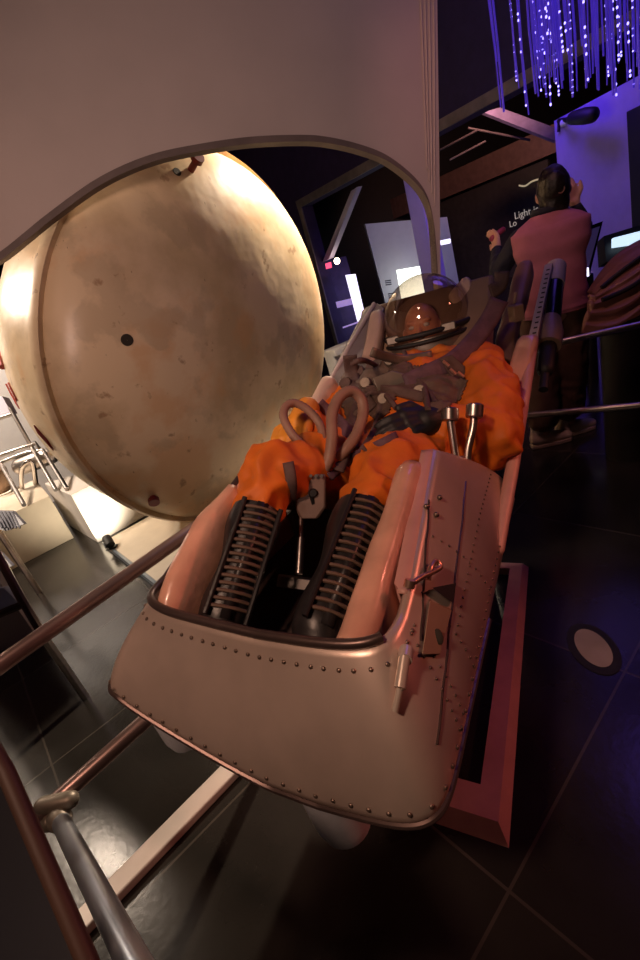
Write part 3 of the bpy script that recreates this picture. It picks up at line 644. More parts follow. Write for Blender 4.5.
def chestbox(pts, dp, name, mt, lab=None, off=.012):
    P = [hit(x, y, off)[0] for x, y in pts]; dm = sum((p - CAM).dot(fwd) for p in P) / len(P); P = [D(x, y, dm) for x, y in pts]
    m = MB(); m.plate(P, -N3 * dp * .3 + fwd * dp); o = m.build(name, mt, man, bevel=.004)
    if lab: part_label(o, lab)
    return o
def conform(poly, off, name, mt, lab=None):      # cloth piece lying on the suit inside an outline
    def inside(x, y):
        c = False
        for i in range(len(poly)):
            (x1, y1), (x2, y2) = poly[i - 1], poly[i]
            if (y1 > y) != (y2 > y) and x < (x2 - x1) * (y - y1) / (y2 - y1) + x1: c = not c
        return c
    ok = []; vs = [mw @ v.co for v in suit.data.vertices]; nr = [v.normal.copy() for v in suit.data.vertices]
    for v, n in zip(vs, nr):
        d = v - CAM; z = d.dot(fwd); ok.append(n.dot(d) < 0 and inside(320 + F * d.dot(ix) / z, 480 + F * d.dot(iy) / z))
    m = MB(); fs = [tuple(p.vertices) for p in suit.data.polygons if all(ok[i] for i in p.vertices)]
    used = sorted({i for f in fs for i in f}); mp = {i: k for k, i in enumerate(used)}
    m.add([vs[i] + nr[i] * off for i in used], [tuple(mp[i] for i in f) for f in fs])
    o = m.build(name, mt, man, solid=.006, sharp=80)
    if lab: part_label(o, lab)
    return o
conform([(340, 372), (352, 356), (372, 346), (392, 356), (416, 366), (446, 362), (470, 380), (462, 400), (438, 418), (424, 404), (398, 397), (391, 412), (376, 424), (362, 410), (356, 432), (346, 440), (342, 410)], .007, 'harness_vest', mat('brown_grey_harness', (.15, .092, .070), .75, var=.4, sc=14, bump=.3, bsc=60), 'brown grey harness over the chest')
chestbox([(372, 378), (392, 370), (408, 374), (412, 384), (400, 388), (396, 396), (378, 392)], .03, 'chest_plate', M['khaki'], 'olive grey metal chest plate', .03)
b1 = chestbox([(440, 358), (452, 354), (465, 366), (466, 378), (452, 378)], .03, 'buckle', M['strap'], None, .03)
for x, y in ((443, 361), (450, 369), (458, 372)): m = MB(); m.tube([D(x, y, 1.47), D(x + 6, y + 5, 1.47)], .005, 8); m.build('buckle_pin', M['brass'], b1)
for x, y, rr in ((358, 372, .028), (372, 368, .024), (384, 400, .022), (390, 362, .02), (366, 384, .022), (420, 392, .022), (346, 384, .024)):
    p, n = hit(x, y, .012); m = MB(); m.lathe([(.001, .018), (rr * .8, .018), (rr, .010), (rr, -.015)], p, (CAM - p).normalized() * .5 + N3 * .5, 20); m.build('fitting', M['khaki'] if rr < .024 else M['strap'], man)
for pts in ([(352, 364), (362, 360), (376, 366), (386, 380)], [(360, 402), (372, 392), (386, 396), (396, 408)], [(404, 352), (412, 372), (424, 388), (428, 410)]):
    m = MB(); m.tube(sm([hit(x, y, .02)[0] for x, y in pts], 6), .009, 10); m.build('harness_cord', M['strap'], man)
# breathing hoses and junction box
def hose(pts, r, lab):
    P = sm([D(x, y, d) for x, y, d in pts], 10); n = len(P)
    P2 = []; R2 = []
    for i in range(n): P2.append(P[i]); R2.append(r * (1.0 if i % 2 else .93))
    m = MB(); m.tube(P2, R2, 14); part_label(m.build('breathing_hose', M['hose'], man, sharp=80), lab)
hose([(318, 478, 1.24), (328, 462, 1.24), (332, 438, 1.25), (332, 415, 1.28), (339, 398, 1.31), (351, 391, 1.33), (361, 399, 1.34), (363, 414, 1.33), (357, 433, 1.30), (347, 448, 1.28), (334, 462, 1.28)], .0165, 'tall brown hose loop')
hose([(316, 476, 1.25), (304, 449, 1.25), (292, 434, 1.26), (284, 419, 1.28), (285, 408, 1.30), (294, 403, 1.32), (308, 410, 1.33), (320, 425, 1.33), (323, 446, 1.30), (318, 470, 1.27)], .0125, 'low brown hose loop')
dbx = 1.19
m = MB(); m.plate([D(297, 474, dbx), D(326, 474, dbx), D(326, 508, dbx - .01), D(318, 519, dbx - .01), D(300, 519, dbx - .01), D(295, 508, dbx)], fwd * .07); jb = part_label(m.build('junction_box', M['boxm'], man, bevel=.006), 'brown grey hose junction box between the knees')
m = MB(); q = D(313, 493, dbx - .008); m.lathe([(.001, .008), (.009, .008), (.012, .0), (.012, -.02)], q, -fwd, 16); m.box(D(312, 500, dbx - .006), (.008, .01, .022)); m.build('key_plug', M['black'], jb)
for k in range(5):
    m = MB(); q = D(300 + 5.4 * k, 476, dbx - .004); m.tube([q, q - fwd * .008], .0045, 8); m.build('screw', M['steel'], jb)
m = MB(); m.tube([D(301, 518, dbx), D(301, 540, dbx - .03)], .006, 10); m.tube([D(301, 538, dbx - .03), D(299, 574, dbx - .07)], .0095, 10); part_label(m.build('outlet_pipe', M['steel'], jb), 'bright metal outlet pipe')
m = MB(); m.plate([D(278, 575, 1.18), D(315, 580, 1.13), D(312, 592, 1.12), D(276, 587, 1.17)], fwd * .02); m.build('foot_bar', M['steel'], couch, bevel=.003)

# ================================================================== RAILINGS
def railing(name, label, segs, posts, mt, r=.021, at=None, fittings=()):
    t = thing(name, label, 'railing', at)
    for a, b in segs: m = MB(); m.cap([a, b], r, 14); m.build('rail', mt, t)
    for a, b in posts: m = MB(); m.cap([a, b], r, 14); m.build('post', mt, t)
    for c, d in fittings: m = MB(); m.cap([c - d * .02, c + d * .02], r * 1.45, 14); m.build('clamp', M['steel'], t)
    return t
a = Z(0, 665, .84); b = Z(188, 533, .84); d_ = (b - a).normalized(); a0 = a - d_ * .35; b1_ = b + d_ * .10
m_low_a, m_low_b = Z(44, 812, .5), Z(148, 718, .5)
lowd = (m_low_b - m_low_a).normalized()
da_ = (m_low_a - CAM).dot(fwd); arm_a, arm_b = D(58, 816, da_), D(146, 985, .56)
rl = railing('guard_rail', 'brown grey tube guard rail running along the left of the couch', [(a0, b1_), (m_low_a, m_low_b + lowd * .35)], [(Vector((b1_.x, b1_.y, 0)), b1_)], mat('brown_grey_tube', (.36, .24, .22), .32, .8, var=.2), .0205, Vector((b1_.x, b1_.y, 0)))
m = MB(); m.cap([arm_a, arm_b], .019, 16); br_ = part_label(m.build('brace', mat('cool_grey_steel', (.50, .53, .60), .34, .9, var=.2), rl), 'grey steel brace tube reaching towards the near corner')
ad = (arm_b - arm_a).normalized()
m = MB(); m.cap([arm_a - ad * .01, arm_a + ad * .03], .026, 18); m.cap([D(43, 806, da_), D(70, 800, da_)], .02, 14); m.ell(D(50, 822, da_ - .01), (.02, .02, .02)); part_label(m.build('clamp', M['khaki'], br_), 'dark clamp fitting')
u1, u2 = Z(556, 343, .775), Z(640, 324.5, .775); ud = (u2 - u1).normalized(); l1, l2 = Z(531, 415, .45), Z(640, 405, .45); ld = (l2 - l1).normalized()
rr1 = u1 - ud * .05; ex = u2 + ud * .9
railing('guard_rail', 'two bar steel guard rail at the right in front of the visitor', [(rr1, ex), (l1 - ld * .06, l2 + ld * .9)], [(Vector((ex.x, ex.y, 0)), ex)], M['steel'], .0165, Vector((ex.x, ex.y, 0)))
# white kerb on the floor at the lower left
ka, kb = Z(104, 906, 0), Z(240, 765, 0); kd = (kb - ka).normalized(); kn_ = Vector((kd.y, -kd.x, 0))
m = MB(); ka -= kd * .3; kb += kd * .35
m.plate([ka - kn_ * .035, kb - kn_ * .035, kb + kn_ * .035, ka + kn_ * .035], UP * .03); tag(m.build('floor_kerb', M['barn'], bevel=.006), 'pale raised kerb strip on the dark floor at the lower left', 'kerb')
# dark reading board in the near corner
m = MB(); bd = [D(-100, 760, .5), D(-12, 742, .44), D(4, 772, .43), D(86, 962, .36), D(100, 1000, .34), D(-100, 1000, .4)]
rb_ = thing('reading_board', 'dark navy board with brown edge in the near left corner', 'board', Vector((bd[0].x - .2, bd[0].y, 0)))
m.plate(bd, fwd * .012 - UP * .01); m.build('board', M['navyboard'], rb_, bevel=.003)
m = MB(); m.tube([D(-12, 742, .44), D(6, 772, .43), D(88, 962, .36), D(100, 1000, .35)], .0075, 10); m.build('edge_trim', M['bar_brown'], rb_)
c_ = sum(bd, Vector()) / 5; c_ = D(-75, 860, .48); m = MB(); m.tube([c_, Vector((c_.x, c_.y, 0))], .03, 12); m.build('stand', M['black'], rb_)
# patch of light with its shadow edge, painted as flat ovals on the right floor
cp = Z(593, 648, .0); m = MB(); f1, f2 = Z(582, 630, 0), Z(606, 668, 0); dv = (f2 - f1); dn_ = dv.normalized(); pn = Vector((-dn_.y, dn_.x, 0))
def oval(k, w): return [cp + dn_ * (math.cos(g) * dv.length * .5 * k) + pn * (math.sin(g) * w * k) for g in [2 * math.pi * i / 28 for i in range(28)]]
fs = thing('floor_light_patch', 'oval patch of painted light with a painted shadow rim on the dark tiles at the right', 'painted light patch', cp)
m.plate([p + UP * .001 for p in oval(1.35, .055)], UP * .002); m.build('rim', M['black'], fs)  # black oval stands in for the cast shadow around the patch
m = MB(); m.plate([p + UP * .0035 for p in oval(1, .05)], UP * .001); m.build('light_oval', M['light_patch'], fs)

# ================================================================== LEFT BACKGROUND
def tank(name, label, cat, p0, along, ln, dep, h, mt, back):
    m = MB(); m.plate([p0, p0 + along * ln, p0 + along * ln + back * dep, p0 + back * dep], UP * h); return tag(m.build(name, mt, bevel=.005), label, cat)
qa = Z(74, 538, 0); qb = Z(0, 576, 0); da = (qb - qa).normalized(); bk = Vector((da.y, -da.x, 0))
if bk.y < 0: bk = -bk
tank('display_plinth', 'cream display plinth carrying the tubular stand at the far left', 'plinth', qa, da, 2.6, 1.0, .43, M['cream'], bk)
qc = Z(98, 543, 0); dq = (Z(144, 517, 0) - qc).normalized(); m = MB(); m.plate([qc, qc + dq * .5, qc + dq * .5 + bk * .3, qa + bk * .45 - da * .03], UP * .46); tag(m.build('display_plinth', M['white'], bevel=.005), 'bright white plinth behind the cream capsule beside the cream plinth', 'plinth')
m = MB(); w0 = qa - da * .5 + bk * 1.6; m.plate([w0, w0 + da * 1.9, w0 + da * 1.9 + bk * .06, w0 + bk * .06], UP * 2.3); tag(m.build('display_backdrop', M['white']), 'tall white backdrop board behind the cream plinth at the far left', 'board')
ul = thing('floor_uplight', 'small black floor spotlight shining on the bright white plinth', 'spotlight', Z(112, 548, .04))
e_ = Z(112, 548, .04); tg = D(92, 512, 3.75); dd_ = (tg - e_).normalized(); m = MB(); m.lathe([(.03, .06), (.035, .05), (.035, -.03), (.001, -.035)], e_ + UP * .05, dd_, 16); m.build('can', M['black'], ul)
m = MB(); m.box(e_ + UP * .005, (.08, .05, .012)); m.build('foot', M['black'], ul)
spot('uplight_lamp', e_ + UP * .05 + dd_ * .065, tg, 24, (1, .84, .62), 100, .8, .02)
st = thing('tubular_stand', 'pale tubular display stand on the cream plinth', 'stand', Vector((D(35, 460, 4.2).x, D(35, 460, 4.2).y, .43)))
sz = lambda x, y: Z(x, y, .475)
for pts in ([(10, 408), (32, 448)], [(-20, 470), (28, 452), (43, 450)], [(-20, 425), (12, 414)], [(-20, 462), (36, 443), (40, 450)]):
    m = MB(); m.tube([D(x, y, 4.25) for x, y in pts], .018, 10); m.build('tube', M['steel'], st)
for a_, b_ in (((32, 448), (56, 490)), ((43, 450), (67, 489)), ((1, 464), (24, 505))): m = MB(); m.tube([D(*a_, 4.25), sz(*b_)], .018, 10); m.build('leg', M['steel'], st)
m = MB(); m.plate([D(-30, 428, 4.3), D(11, 412, 4.3), D(2, 396, 4.3), D(-30, 404, 4.3)], fwd * .1); tag(m.build('sign_box', M['lilacw'], bevel=.004), 'pale box on top of the tubular stand', 'box')
mc = thing('model_engine', 'small silver machine standing on the cream plinth behind the stand', 'machine', Vector((D(30, 482, 4.6).x, D(30, 482, 4.6).y, .43)))
m = MB(); m.cap([D(22, 466, 4.3), D(50, 455, 4.3)], .085, 16); m.build('barrel', M['steel'], mc)
m = MB(); m.tube(sm([Z(22, 488, .45), D(22, 468, 4.2), D(32, 462, 4.2), Z(36, 484, .45)], 5), .022, 10); m.build('pipe', M['chrome'], mc)
q = Z(4, 492, .44); m = MB(); m.lathe([(.06, 0), (.11, .07), (.13, .22)], q, UP, 20); m.build('funnel', M['tan'], mc)
m = MB(); m.cap([D(48, 456, 4.3), D(62, 450, 4.3)], .06, 14); m.build('nozzle', M['white'], mc)
for k, (x, y) in enumerate(((4, 518), (-8, 560))):
    bx = thing('leaflet_rack', ('striped grey leaflet rack hanging at the left edge above the showcase', 'grey leaflet rack lower down at the left edge')[k], 'rack', D(x, y, 3.0), None)
    m = MB(); m.plate([D(x - 18, y - 8, 3.0), D(x + 8, y - 7, 3.0), D(x + 20, y + 6, 2.9), D(x + 2, y + 13, 2.9), D(x - 18, y + 8, 2.9)], fwd * .03); m.build('tray', M['rackg'], bx)
    for j in range(6): m = MB(); m.tube([D(x - 10 + 3.6 * j, y - 6, 2.99), D(x - 2 + 3.6 * j, y + 10, 2.89)], .006, 6); m.build('slat', M['rackg'], bx)
    m = MB(); m.tube([D(x - 14, y, 3.05), Vector((D(x - 14, y, 3.05).x, D(x - 14, y, 3.05).y, 0))], .02, 8); m.build('pole', M['steel'], bx)
sc_ = thing('glass_showcase', 'dark framed glass showcase at the left edge behind the guard rail', 'showcase', Z(10, 640, 0))
for pts in ([(-6, 548), (22, 600), (46, 640)], [(46, 640), (20, 655), (-20, 676)], [(24, 604), (-20, 622)]):
    m = MB(); m.tube([D(x, y, 2.0) for x, y in pts], .018, 8); m.build('frame_bar', mat('dark_bronze', (.12, .075, .055), .35, .5), sc_)
m = MB(); m.plate([D(-20, 565, 2.02), D(0, 565, 2.02), D(23, 603, 2.02), D(-20, 621, 2.02)], fwd * .006); m.build('pane', M['pane'], sc_)
m = MB(); q = D(46, 640, 2.0); m.tube([q, Vector((q.x, q.y, 0))], .018, 8); m.build('leg', M['steel'], sc_)
m = MB(); m.plate([D(-22, 590, 2.15), D(4, 588, 2.15), D(18, 602, 2.1), D(-22, 618, 2.1)], fwd * .04); m.build('shelf', M['ped'], sc_)

# ================================================================== FAR ROOM THROUGH THE OPENING
def lum(o): return o
def slab(name, pix, dep, th_, mt, parent=None):
    m = MB(); m.plate([D(x, y, d) if False else PL(x, y, D(pix[0][0], pix[0][1], dep), Vector((fwd.x, fwd.y, 0)).normalized()) for x, y in pix], Vector((0, 1, 0)) * th_); return m.build(name, mt, parent)
t = PL(365, 224, D(365, 224, 9.6), (0, 1, 0))
eb = thing('exhibit_board', 'pale lilac exhibit board with a glowing screen in the dark room', 'exhibit board', Vector((t.x, t.y, 0)))
slab('board', [(365, 224), (447, 217), (462, 300), (470, 345), (398, 350), (386, 305)], 9.6, .12, M['lilacw'], eb)
slab('screen', [(397, 270), (426, 265), (432, 300), (403, 305)], 9.4, .05, M['screen'], eb)
for x, y in ((388, 283), (391, 296)):
    m = MB()
    for j in range(3): m.tube([D(x - 3 + .3 * j, y - 2 + 2 * j, 9.45), D(x + 3 + .3 * j, y - 2.8 + 2 * j, 9.45)], .012, 6)
    m.build('caption', M['dim'], eb)
m = MB(); m.tube([D(416, 243, 9.3), D(422, 241, 9.3)], .05, 10); m.tube([D(418, 244, 9.3), D(418, 240, 9.3)], .03, 8); m.build('lamp_arm', M['black'], eb)
m = MB(); m.tube([D(440, 243, 9.3), D(450, 241, 9.3)], .045, 10); part_label(m.build('tube_lamp', M['lilac'], eb), 'small lit tube lamp')
lp = thing('light_box', 'tall glowing lilac light box beside the dark opening jamb', 'light box', Vector((PL(347, 276, D(347, 276, 8.6), (0, 1, 0)).x, D(347, 276, 8.6).y, 0)))
slab('panel', [(346, 275), (355.5, 274), (372, 345), (366, 352)], 8.6, .08, M['lilac'], lp)
slab('label_strip', [(336, 302), (351, 298.5), (352.5, 304.5), (337.5, 308)], 8.5, .04, M['lilac2'], lp)
slab('shelf_edge', [(343, 327), (360, 321), (360.3, 322.3), (343.3, 328.3)], 8.5, .04, M['lilac2'], lp)
slab('back_board', [(322, 262), (346, 256), (372, 350), (340, 362)], 8.9, .05, mat('violet_board', (.07, .05, .16), .7), lp)
o = slab('exit_sign', [(325.5, 263.5), (331, 262), (332, 267.5), (326.5, 269)], 8.3, .05, M['sign']); tag(o, 'small glowing red sign beside the round white lamp', 'sign')
m = MB(); m.ell(D(337, 261, 8.3), (.055, .055, .055), nu=16, nv=10); tag(m.build('round_lamp', M['bulb']), 'small round white lamp beside the red sign in the dark room', 'lamp')
# column and brace standing in the opening
ct = Z(414, 158, 2.6) + BN * .5; cb_ = Vector((ct.x, ct.y, 0))
ct = PL(415, 172, D(415, 172, 7.6), (0, 1, 0)); cw = PL(424, 172, D(415, 172, 7.6), (0, 1, 0)) - ct
m = MB(); k_ = Vector((ct.x, ct.y, 1.3)); m.box(k_, (.30, .30, 2.6), (A, -B, UP)); tag(m.build('square_column', M['bluewash'], bevel=.01), 'square violet lit column beside the exhibit board', 'column')
m = MB(); bp_ = lambda x, y: PL(x, y, p1 + BN * .12, BN); m.plate([bp_(351, 191), (bp_(357, 187)), bp_(329, 259), bp_(322.5, 262)], BN * .12); tag(m.build('diagonal_brace', M['bluewash']), 'pale slanting brace in the corner of the dark opening', 'brace')
# low white ledge in front of the opening
m = MB(); lg = [Z(325, 357, .55), Z(372, 337, .55)]; g1 = (lg[1] - lg[0]).normalized(); g2 = Vector((-g1.y, g1.x, 0))
m.plate([lg[0] - g1 * .02, lg[1] + g1 * .6, lg[1] + g1 * .6 - g2 * .25, lg[0] - g1 * .02 - g2 * .25], UP * .08 ); 
m.plate([lg[0] - g1 * .02 - g2 * .02 - UP * .55, lg[1] + g1 * .6 - g2 * .02 - UP * .55, lg[1] + g1 * .6 - g2 * .2 - UP * .55, lg[0] - g1 * .02 - g2 * .2 - UP * .55], UP * .56)
tag(m.build('white_ledge', M['white'], bevel=.006), 'low white ledge between the capsule and the couch', 'ledge')
# soffit beam, hanging panel, ducts
m = MB(); s1, s2 = Z(430, 204, 2.35), Z(556, 152, 2.35); dz = (s2 - s1).normalized(); s1 -= dz * 2; s2 += dz * 1; sn = Vector((-dz.y, dz.x, 0)); sn = sn if sn.y > 0 else -sn
m.plate([s1, s2, s2 + sn * .5, s1 + sn * .5], UP * .52); struct(m.build('trim_3', M['soffit']))
m = MB(); m.plate([D(483, 112, 8.2), D(500, 107.5, 8.2), D(556, 128, 8.2), D(556, 141, 8.2)], fwd * .06); tag(m.build('ceiling_panel', mat('dusk_violet_board', (.20, .17, .32), .6)), 'pale slanting ceiling panel beside the violet wall', 'panel')
for k, pts in enumerate(([(440, 150, 9), (478, 130, 8.4)], [(450, 160, 9), (486, 141, 8.6)], [(468, 128, 8.5), (530, 140, 8.5)])):
    m = MB(); m.tube([D(*p) for p in pts], .02, 10); tag(m.build('ceiling_pipe', mat('dim_pipe', (.10, .085, .09), .5)), ('dim pipe under the dark ceiling nearest the partition edge', 'second dim pipe just below the first under the dark ceiling', 'dim cross pipe beside the slanting ceiling panel')[k], 'pipe', 'ceiling pipes')
# text wall
tw = thing('text_wall', 'dark text wall with white lettering behind the visitor', 'text wall', Vector((s1.x, s1.y, 0)))
wn = Vector((dz.y, -dz.x, 0)); wn = sn; wp_ = s1 + sn * .15
onw = lambda x, y, o=0: PL(x, y, wp_ - wn * o, wn)
wl, wr_ = onw(440, 260), onw(552, 215)
m = MB(); m.plate([Vector((wl.x, wl.y, 0)), Vector((wr_.x, wr_.y, 0)), Vector((wr_.x, wr_.y, 2.3)), Vector((wl.x, wl.y, 2.3))], wn * .1); m.build('wall_panel', mat('dark_grey_board', (.05, .045, .042), .7), tw)
def text(s, px, py, size0, parent, name, mt):
    c = bpy.data.curves.new(name, 'FONT'); c.body = s; c.size = size0 * (onw(px, py) - CAM).dot(fwd) / 8.2; c.extrude = .002
    tmp = bpy.data.objects.new(name, c); COL.objects.link(tmp); bpy.context.view_layer.update()
    me = bpy.data.meshes.new_from_object(tmp.evaluated_get(bpy.context.evaluated_depsgraph_get())); bpy.data.objects.remove(tmp)
    p = onw(px, py, .01); x = dz if dz.dot(ix) > 0 else -dz; zz = -wn; y = zz.cross(x)
    Mx = Matrix(((x.x, y.x, zz.x, p.x), (x.y, y.y, zz.y, p.y), (x.z, y.z, zz.z, p.z), (0, 0, 0, 1)))
    me.transform(Mx); me.transform(Matrix.Translation(-parent.location)); me.materials.clear(); me.materials.append(mt)
    o = bpy.data.objects.new(name, me); COL.objects.link(o); o.parent = parent; return o
text('Light is Mat', 514.5, 219.5, .16, tw, 'lettering', M['letter']); text('Lo', 509.5, 227.5, .14, tw, 'lettering', M['letter'])
m = MB(); m.tube(sm([onw(x, y, .03) for x, y in ((519, 185.5), (525, 186), (531, 182), (536, 180), (542, 178.5))], 5), .018, 8); part_label(m.build('curved_line', mat('cream_line', (.7, .6, .4), .5, emit=(1, .85, .55), es=.3), tw), 'thin cream wavy line above the lettering')

# ================================================================== RIGHT BACKGROUND
bc = Z(554, 121, 2.4); be = Z(640, 75, 2.4); bd_ = (be - bc).normalized(); bn_ = Vector((-bd_.y, bd_.x, 0)); bn_ = bn_ if bn_.y > 0 else -bn_
m = MB(); m.plate([Vector((bc.x, bc.y, 0)), Vector((be.x, be.y, 0)) + bd_ * 3, Vector((be.x, be.y, 2.4)) + bd_ * 3, Vector((bc.x, bc.y, 2.4))], bn_ * .25); struct(m.build('wall_blue', M['bluewall']))
onb = lambda x, y, o=0: PL(x, y, bc - bn_ * o, bn_)
m = MB(); m.plate([onb(626, 112, .03), onb(690, 80, .03), onb(690, 220, .03), onb(632, 232, .03)], bn_ * .03); tag(m.build('wall_monitor', M['black'], bevel=.01), 'tall black screen on the violet wall at the right edge', 'screen')
# spotlight projector on the wall
pj_ = thing('wall_projector', 'black projector spotlight bracketed to the violet wall', 'projector', onb(562, 122))
m = MB(); m.cap([onb(573, 118, .25), onb(585, 116, .3), onb(592, 115, .3)], [.075, .09, .085], 16); m.build('housing', M['black'], pj_)
m = MB(); m.tube([onb(559, 121, .02), onb(566, 120, .2), onb(574, 118, .25)], .03, 10); m.tube([onb(558.5, 132, .03), onb(559, 119, .03)], .02, 8); m.build('bracket', M['black'], pj_)
m = MB(); m.tube([onb(563, 123, .15), onb(568, 121, .18)], .045, 12); m.build('lens', M['ped'], pj_)
# kiosks
k1 = thing('tilted_kiosk', 'tilted dark kiosk screen just right of the visitor', 'kiosk', Vector((D(588, 260, 3.6).x, D(588, 260, 3.6).y, 0)))
m = MB(); m.plate([D(584, 228, 3.6), D(603, 221, 3.6), D(589, 277, 3.5), D(577, 281, 3.5)], fwd * .05); m.build('housing', M['blackgloss'], k1)
m = MB(); m.plate([D(586, 231, 3.59), D(600, 226, 3.59), D(588, 270, 3.49), D(579, 274, 3.49)], fwd * .01); m.build('screen', mat('dim_violet_screen', (.10, .08, .16), .2, emit=(.2, .15, .5), es=.06), k1)
m = MB(); m.tube([D(587.5, 268, 3.48), D(588, 276, 3.47)], .008, 8); m.build('status_light', M['lilac'], k1)
q = D(586, 275, 3.6); m = MB(); m.tube([q, Vector((q.x, q.y, 0))], .05, 12); m.build('stand', M['black'], k1)
k2 = thing('desk_kiosk', 'wide black kiosk with a bright blue white screen at the right edge', 'kiosk', Vector((D(632, 245, 3.7).x, D(632, 245, 3.7).y, 0)))
m = MB(); m.plate([D(604, 236, 3.8), D(660, 219, 3.8), D(660, 252, 3.7), D(606, 262, 3.7)], fwd * .1); m.build('housing', M['black'], k2)
m = MB(); m.plate([D(613, 238, 3.72), D(660, 226, 3.72), D(660, 240, 3.70), D(613, 247, 3.70)], fwd * .02); m.build('screen', M['screenb'], k2)
q = D(632, 255, 3.85); m = MB(); m.tube([q, Vector((q.x, q.y, 0))], .12, 12); m.build('pedestal', M['black'], k2)
# brown ribbed seat
rs = thing('ribbed_seat', 'brown ribbed leather seat back beyond the right guard rail', 'seat', Vector((D(626, 316, 2.36).x, D(626, 316, 2.36).y, 0)))
top = sm([D(586, 292, 2.56), D(598, 274, 2.56), D(614, 256, 2.51), D(640, 240, 2.46), D(670, 232, 2.42)], 5); bot = sm([D(584, 326, 2.33), D(600, 328, 2.31), D(620, 324, 2.28), D(645, 306, 2.25), D(672, 290, 2.23)], 5)
rows = []
for i in range(41):
    k = i / 40; bulge = math.sin(k * math.pi) * .10 + .012 * math.cos(k * 2 * math.pi * 6)
    rows.append([a.lerp(b, k) - fwd * bulge + UP * (.02 * math.sin(k * math.pi)) for a, b in zip(top, bot)])
m = MB(); m.grid(rows); m.build('ribbed_cushion', M['rib'], rs, solid=.06)
for k_ in (.36, .66):
    m = MB(); i = int(k_ * 40); m.tube([p - fwd * .012 for p in rows[i]][2:15], .012, 8); m.build('strap', M['black'], rs)
q = D(626, 316, 2.36); m = MB(); m.tube([q, Vector((q.x, q.y, .0))], .12, 14); m.build('base', M['black'], rs)
# fibre strands
fc_ = thing('fibre_light_curtain', 'hanging cluster of glowing violet fibre strands under the ceiling', 'light curtain', D(565, 40, 3.3) * 1)
ctop = 4.55; fc_.location = (2.2, 3.2, ctop)
m = MB(); m.box((2.35, 3.15, ctop), (1.5, 1.3, .06)); m.build('canopy', M['black'], fc_)
rnd = random.Random(11)
xs = [(496, 62), (499, 108), (504, 112), (516, 80), (521, 88), (527, 105), (531, 114), (541, 90), (549, 105)] + [(rnd.uniform(536, 645), rnd.uniform(40, 98)) for _ in range(84)]
for i, (x, y) in enumerate(xs):
    d = rnd.uniform(2.7, 3.35); q = D(x, y, d); w1, w2 = rnd.uniform(-.014, .014), rnd.uniform(-.014, .014)
    P = [q + Vector((w1 * math.sin(k * 1.3) , w2 * math.sin(k * 1.1), (ctop - q.z) * k / 8)) for k in range(9)]
    m = MB(); P = [p + Vector((.03 * (1 - k / 8) ** 2 * w1 * 40, 0, 0)) for k, p in enumerate(P)]; m.tube(P, rnd.choice([.0035, .0045, .006]), 6)
    if i in (5, 7) or rnd.random() < .22:
        Q = sm(P[:5], 9)
        for j, p in enumerate(Q):
            if rnd.random() < .5: m.ell(p, (.0065, .0065, .009), nu=6, nv=4, m=1)
    m.build('strand', [M['fibre'], M['bead']], fc_)
point('fibre_spill', (3.0, 4.3, 3.7), 9, (.2, .12, 1), .4)
point('fibre_glow', (2.2, 2.35, 3.3), 12, (.2, .1, 1), .4)

# ================================================================== VISITOR
wb = Z(560, 440, 0); wy = wb.y; per = thing('person', 'person in a dusty pink vest and brown trousers seen from behind at the right', 'person', (wb.x, wb.y, 0))
hdg = 24; PF = hd(hdg); PR = hd(hdg + 90)
def Pp(px, py, f=0): return PL(px, py, wb + PF * f, PF)
hcx = Pp(553, 191); neck = Pp(548, 214, -.01); sL, sR = Pp(519, 240, 0.01), Pp(577, 230, 0.01)
hipc = Pp(554, 306); kx = lambda s_: wb + PR * s_
footL, footR = Z(545, 441, .03), Z(570, 430, .03)
hip_l, hip_r = hipc - PR * .09, hipc + PR * .09
elbL, hnL = Pp(499, 272, .05), Pp(497, 248, .28)
elbR, hnR = Pp(582, 228, .2), Pp(574, 196, .16)
m = MB()
m.ell(hcx, (.075, .095, .115), (PR, PF, UP)); m.ell(hcx - UP * .05 + PF * .03, (.06, .07, .07), (PR, PF, UP)); m.cap([hcx - UP * .06, neck - UP * .05], .05)
m.cap([hcx + PF * .09 + UP * .01, hcx + PF * .115 - UP * .02], [.008, .013], 8)
for s_ in (-1, 1): m.ell(hcx + PR * (s_ * .078) - UP * .01, (.012, .02, .03), (PR, PF, UP), 10, 8)
m.cap([sL, neck - UP * .08, sR], [.05, .08, .05]); m.cap([neck - UP * .1, hipc], [.11, .12])
m.cap([sL, elbL], [.045, .035]); m.cap([elbL, hnL], [.035, .026]); m.cap([sR, elbR], [.045, .035]); m.cap([elbR, hnR - UP * .03], [.035, .026])
for hp, ft in ((hip_l, footL), (hip_r, footR)):
    kn3 = hp.lerp(ft, .5) + PF * .02; m.cap([hp, kn3, ft + UP * .05], [.085, .055, .036])
def hand(m, w, fd, up, sc=.9):
    fd = fd.normalized(); up = (up - fd * up.dot(fd)).normalized(); a = fd.cross(up)
    for k in (-1, -.3, .3, 1): m.cap([w + a * k * .016, w + fd * .075 + a * k * .026], [.017, .013], 8)
    for k, l_ in zip((-1.1, -.37, .37, 1.1), (.055, .07, .074, .064)):
        b_ = w + fd * .075 + a * k * .026; c = b_ + (fd * .9 - up * .4) * l_ * .55; m.cap([b_, c, c + (fd * .5 - up * .85) * l_ * .45], [.0095, .009, .0075], 8)
    m.cap([w + fd * .02 + a * .03, w + fd * .045 + a * .055, w + fd * .08 + a * .058], [.013, .011, .009], 8)
hand(m, hnL, PF * .5 + UP * .5, UP * -1 + PR); hand(m, hnR - UP * .03, UP * .9 - PR * .25, -PF)
body = remesh(m, 'body', M['skin'], per, .007, 3)
